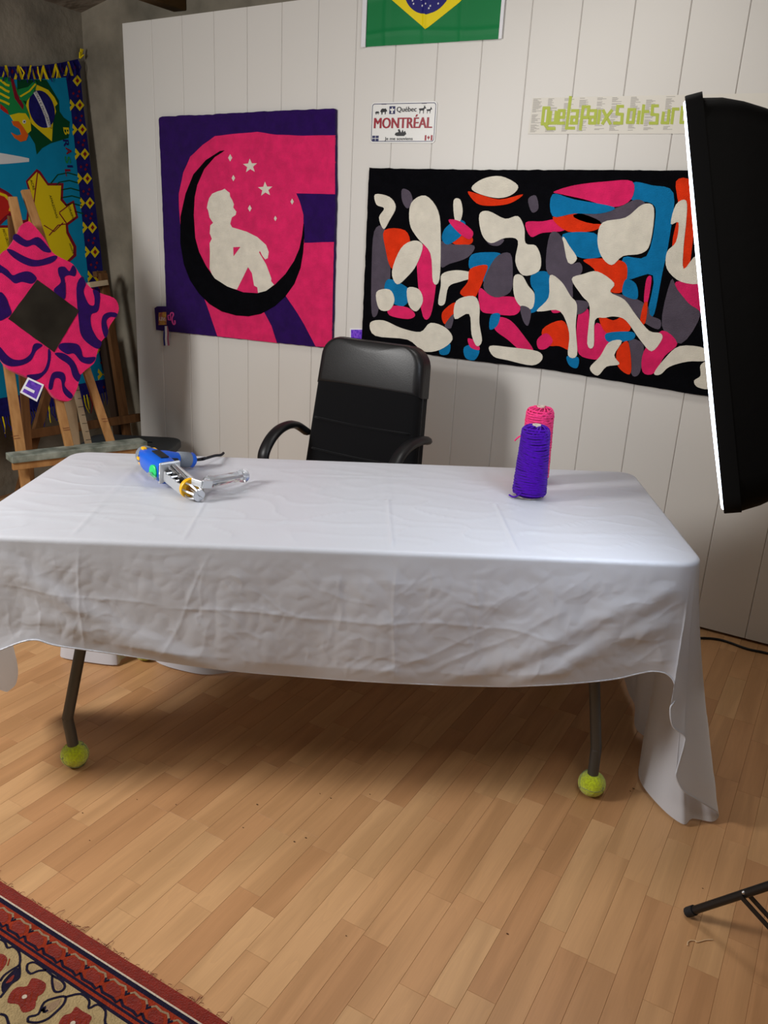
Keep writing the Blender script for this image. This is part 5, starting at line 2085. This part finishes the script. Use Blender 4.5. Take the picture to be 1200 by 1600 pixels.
RX0, RX1, RY = 0.9, 2.98, -1.5
RT = 0.008
g = MB()
g.prism(RP, wobble([(RX0, 0), (RX1, 0), (RX1, RY), (RX0, RY)], 0.002, 0.03, 6), 0.001, RT)
g.build('rug_body', m_or, orug)


def rband(name, y0, y1, m_, layer):
    """border frame between two distances from the rug's edge, built as four joined strips"""
    g_ = MB()
    o_ = [(RX0 + y0, -y0), (RX1 - y0, -y0), (RX1 - y0, RY + y0), (RX0 + y0, RY + y0)]
    i_ = [(RX0 + y1, -y1), (RX1 - y1, -y1), (RX1 - y1, RY + y1), (RX0 + y1, RY + y1)]
    for k in range(4):
        n_ = (k + 1) % 4
        g_.prism(RP, [o_[k], o_[n_], i_[n_], i_[k]], RT - 0.003, RT + 0.0006 * layer)
    return g_.build(name, m_, orug)


ys = [-on_axis(0, v, 2, RT).y - 2.405 for v in (1399, 1402, 1410, 1449, 1454, 1460, 1466)]
rband('white_line', ys[0], ys[1], m_ow, 2)
rband('navy_line', ys[1], ys[2], m_on, 1)
rband('red_border', ys[2], ys[3], m_orl, 1)
rband('navy_line', ys[3], ys[4], m_on, 1)
rband('red_line', ys[4], ys[5], m_orl, 1)
rband('navy_line', ys[5], ys[6], m_on, 1)
g = MB()
g.prism(RP, [(RX0 + ys[6], -ys[6]), (RX1 - ys[6], -ys[6]), (RX1 - ys[6], RY + ys[6]), (RX0 + ys[6], RY + ys[6])], RT - 0.003, RT + 0.0006)
g.build('beige_field', m_ob, orug)


def rpatch(name, poly, m_, layer):
    g_ = MB()
    g_.prism(RP, poly, RT - 0.002, RT + 0.0006 * layer)
    return g_.build(name, m_, orug)


bm_ = -(ys[2] + ys[3]) / 2
bh = (ys[3] - ys[2])
sp = 0.058
for k in range(30):
    x = 1.25 + sp * k
    if x > RX1 - 0.12:
        break
    rpatch('border_bud', ellipse(x, bm_ - bh * 0.05, sp * 0.36, bh * 0.27, 14, -0.25), m_or, 2)
    rpatch('border_scroll', ribbon([(x - sp * .5, bm_ + bh * .10), (x - sp * .3, bm_ + bh * .36), (x, bm_ + bh * .30), (x + sp * .25, bm_ + bh * .36), (x + sp * .5, bm_ + bh * .12)], 0.0045), m_og, 2)
    rpatch('border_scroll', ribbon([(x - sp * .5, bm_ - bh * .22), (x - sp * .25, bm_ - bh * .40), (x + sp * .2, bm_ - bh * .36), (x + sp * .45, bm_ - bh * .44), (x + sp * .5, bm_ - bh * .22)], 0.0055), m_on, 2.4)
    rpatch('border_tip', ribbon([(x + sp * .42, bm_ + bh * .22), (x + sp * .5, bm_ + bh * .05), (x + sp * .58, bm_ + bh * .22)], 0.005), m_on, 2.8)

zr = zoomer(0, 1360, 3.3333, Plane((0, -2.405, RT), X, Y, Z))


def rflower(pts, ctr_):
    rpatch('flower', smooth_loop(zr(pts), 3), m_or, 2)
    for k in range(5):
        x = ctr_[0] - 60 + 30 * k
        rpatch('flower_vein', ribbon(zr([(x + 10, ctr_[1] - 30 + 6 * abs(k - 2)), (x, ctr_[1] + 30 - 6 * abs(k - 2))]), 0.002), m_orl, 3)
    q_ = zr([ctr_])[0]
    rpatch('flower_heart', ellipse(q_[0], q_[1], 0.005, 0.005, 10), m_ow, 4)


rflower([(90, 610), (140, 605), (165, 565), (205, 570), (240, 595), (225, 640), (190, 665), (180, 720), (120, 742), (95, 700), (40, 690), (55, 640)], (128, 662))
rflower([(330, 760), (370, 745), (395, 712), (430, 735), (478, 765), (460, 810), (470, 860), (400, 900), (340, 870), (305, 810)], (380, 800))
rflower([(-60, 470), (-20, 440), (20, 440), (38, 470), (10, 520), (-30, 540)], (-20, 480))
rflower([(560, 900), (600, 870), (650, 880), (690, 930), (640, 990), (580, 980)], (620, 930))
outl_ = [
    [(0, 360), (25, 375), (40, 405), (70, 400), (100, 430), (102, 490), (60, 520), (20, 550), (0, 580)],
    [(102, 495), (100, 560), (60, 590), (20, 640), (0, 665)],
    [(140, 520), (145, 490), (185, 482), (240, 520), (275, 550), (320, 575), (338, 605), (320, 630), (285, 632), (272, 590), (272, 550)],
    [(140, 520), (160, 540), (200, 525), (240, 522)],
    [(145, 790), (150, 765), (200, 750), (230, 690), (290, 665), (340, 660), (330, 700), (280, 750), (240, 780), (190, 795), (145, 790)],
    [(340, 662), (420, 645), (465, 680), (462, 720), (510, 700), (550, 735), (548, 800), (600, 830)],
    [(0, 750), (30, 760), (45, 800), (60, 840)],
    [(215, 735), (235, 712), (228, 740), (250, 730)],
]
for pts in outl_:
    rpatch('vine', ribbon([(q[0], q[1]) for q in smooth_line([V((a, b, 0)) for a, b in zr(pts)], 3)], 0.0048), m_on, 2.5)
rpatch('leaf', smooth_loop(zr([(10, 590), (60, 530), (95, 510), (95, 560), (50, 600), (15, 640)]), 3), m_on, 2)
rpatch('leaf', smooth_loop(zr([(30, 590), (60, 555), (75, 550), (60, 580)]), 3), m_or, 3)
rpatch('leaf', smooth_loop(zr([(280, 575), (315, 590), (325, 612), (300, 622), (284, 600)]), 3), m_og, 2)
rpatch('leaf', smooth_loop(zr([(225, 715), (280, 685), (320, 672), (290, 720), (245, 745)]), 3), m_og, 2)
g = MB()
rt_ = random.Random(9)
for k in range(170):
    x = 1.4 + rt_.random() * 1.5
    L_ = rt_.uniform(0.004, 0.012) * (2.2 if rt_.random() < 0.12 else 1)
    g.tube([(x, -2.406, 0.006), (x + rt_.uniform(-.003, .003), -2.404 + L_ * .5, 0.006), (x + rt_.uniform(-.008, .008), -2.404 + L_, 0.002)], 0.0006, 3)
o = g.build('edge_fibres', m_or, orug)
o['kind'] = 'stuff'

# ------------------------------------------------------------------ small things on the floor
m_cord = mat('black_cord', (18, 18, 20), 0.5)
g = MB()
pts = [on_axis(u, v, 2, 0.0055) for u, v in ((1060, 997), (1100, 997), (1122, 999), (1140, 1004), (1168, 1014), (1200, 1021), (1240, 1034))]
pts += [V((3.8, -0.16, 0.0055)), V((4.1, -0.08, 0.0055)), V((4.5, -0.06, 0.0055))]
g.tube(smooth_line(pts, 6), 0.005, 8)
tag(g.build('power_cord', m_cord, smooth=60), 'black cord on the floor along the bottom of the white boards', 'cord')
g = MB()
pts = [on_axis(1040 + a / 7.5, 1340 + b / 7.5, 2, 0.002) for a, b in ((255, 1030), (262, 990), (290, 972), (345, 975), (365, 990), (420, 978), (470, 965), (550, 962))]
g.tube(smooth_line(pts, 5), 0.0012, 5)
tag(g.build('yarn_scrap', mat('cream_thread', (222, 190, 150), 0.8), smooth=60), 'short cream thread scrap on the floor by the stand foot', 'thread')
m_crumb = mat('dark_crumb', (92, 62, 40), 0.9)
g = MB()
rc_ = random.Random(4)
for u, v in ((275, 1257), (214, 1249), (129, 1270), (140, 1313), (234, 1330), (380, 1293), (402, 1257), (460, 1315), (478, 1309), (500, 1240), (517, 1247), (578, 1241), (541, 1462), (1098, 1388), (985, 1236), (990, 1232), (793, 1459)):
    g.ball(on_axis(u, v, 2, 0.0012), rc_.uniform(0.0012, 0.0026), 6, (1.6, 0.8, 0.5))
tag(g.build('floor_crumbs', m_crumb), 'tiny dark crumbs scattered over the laminate floor', 'crumbs', kind='stuff')
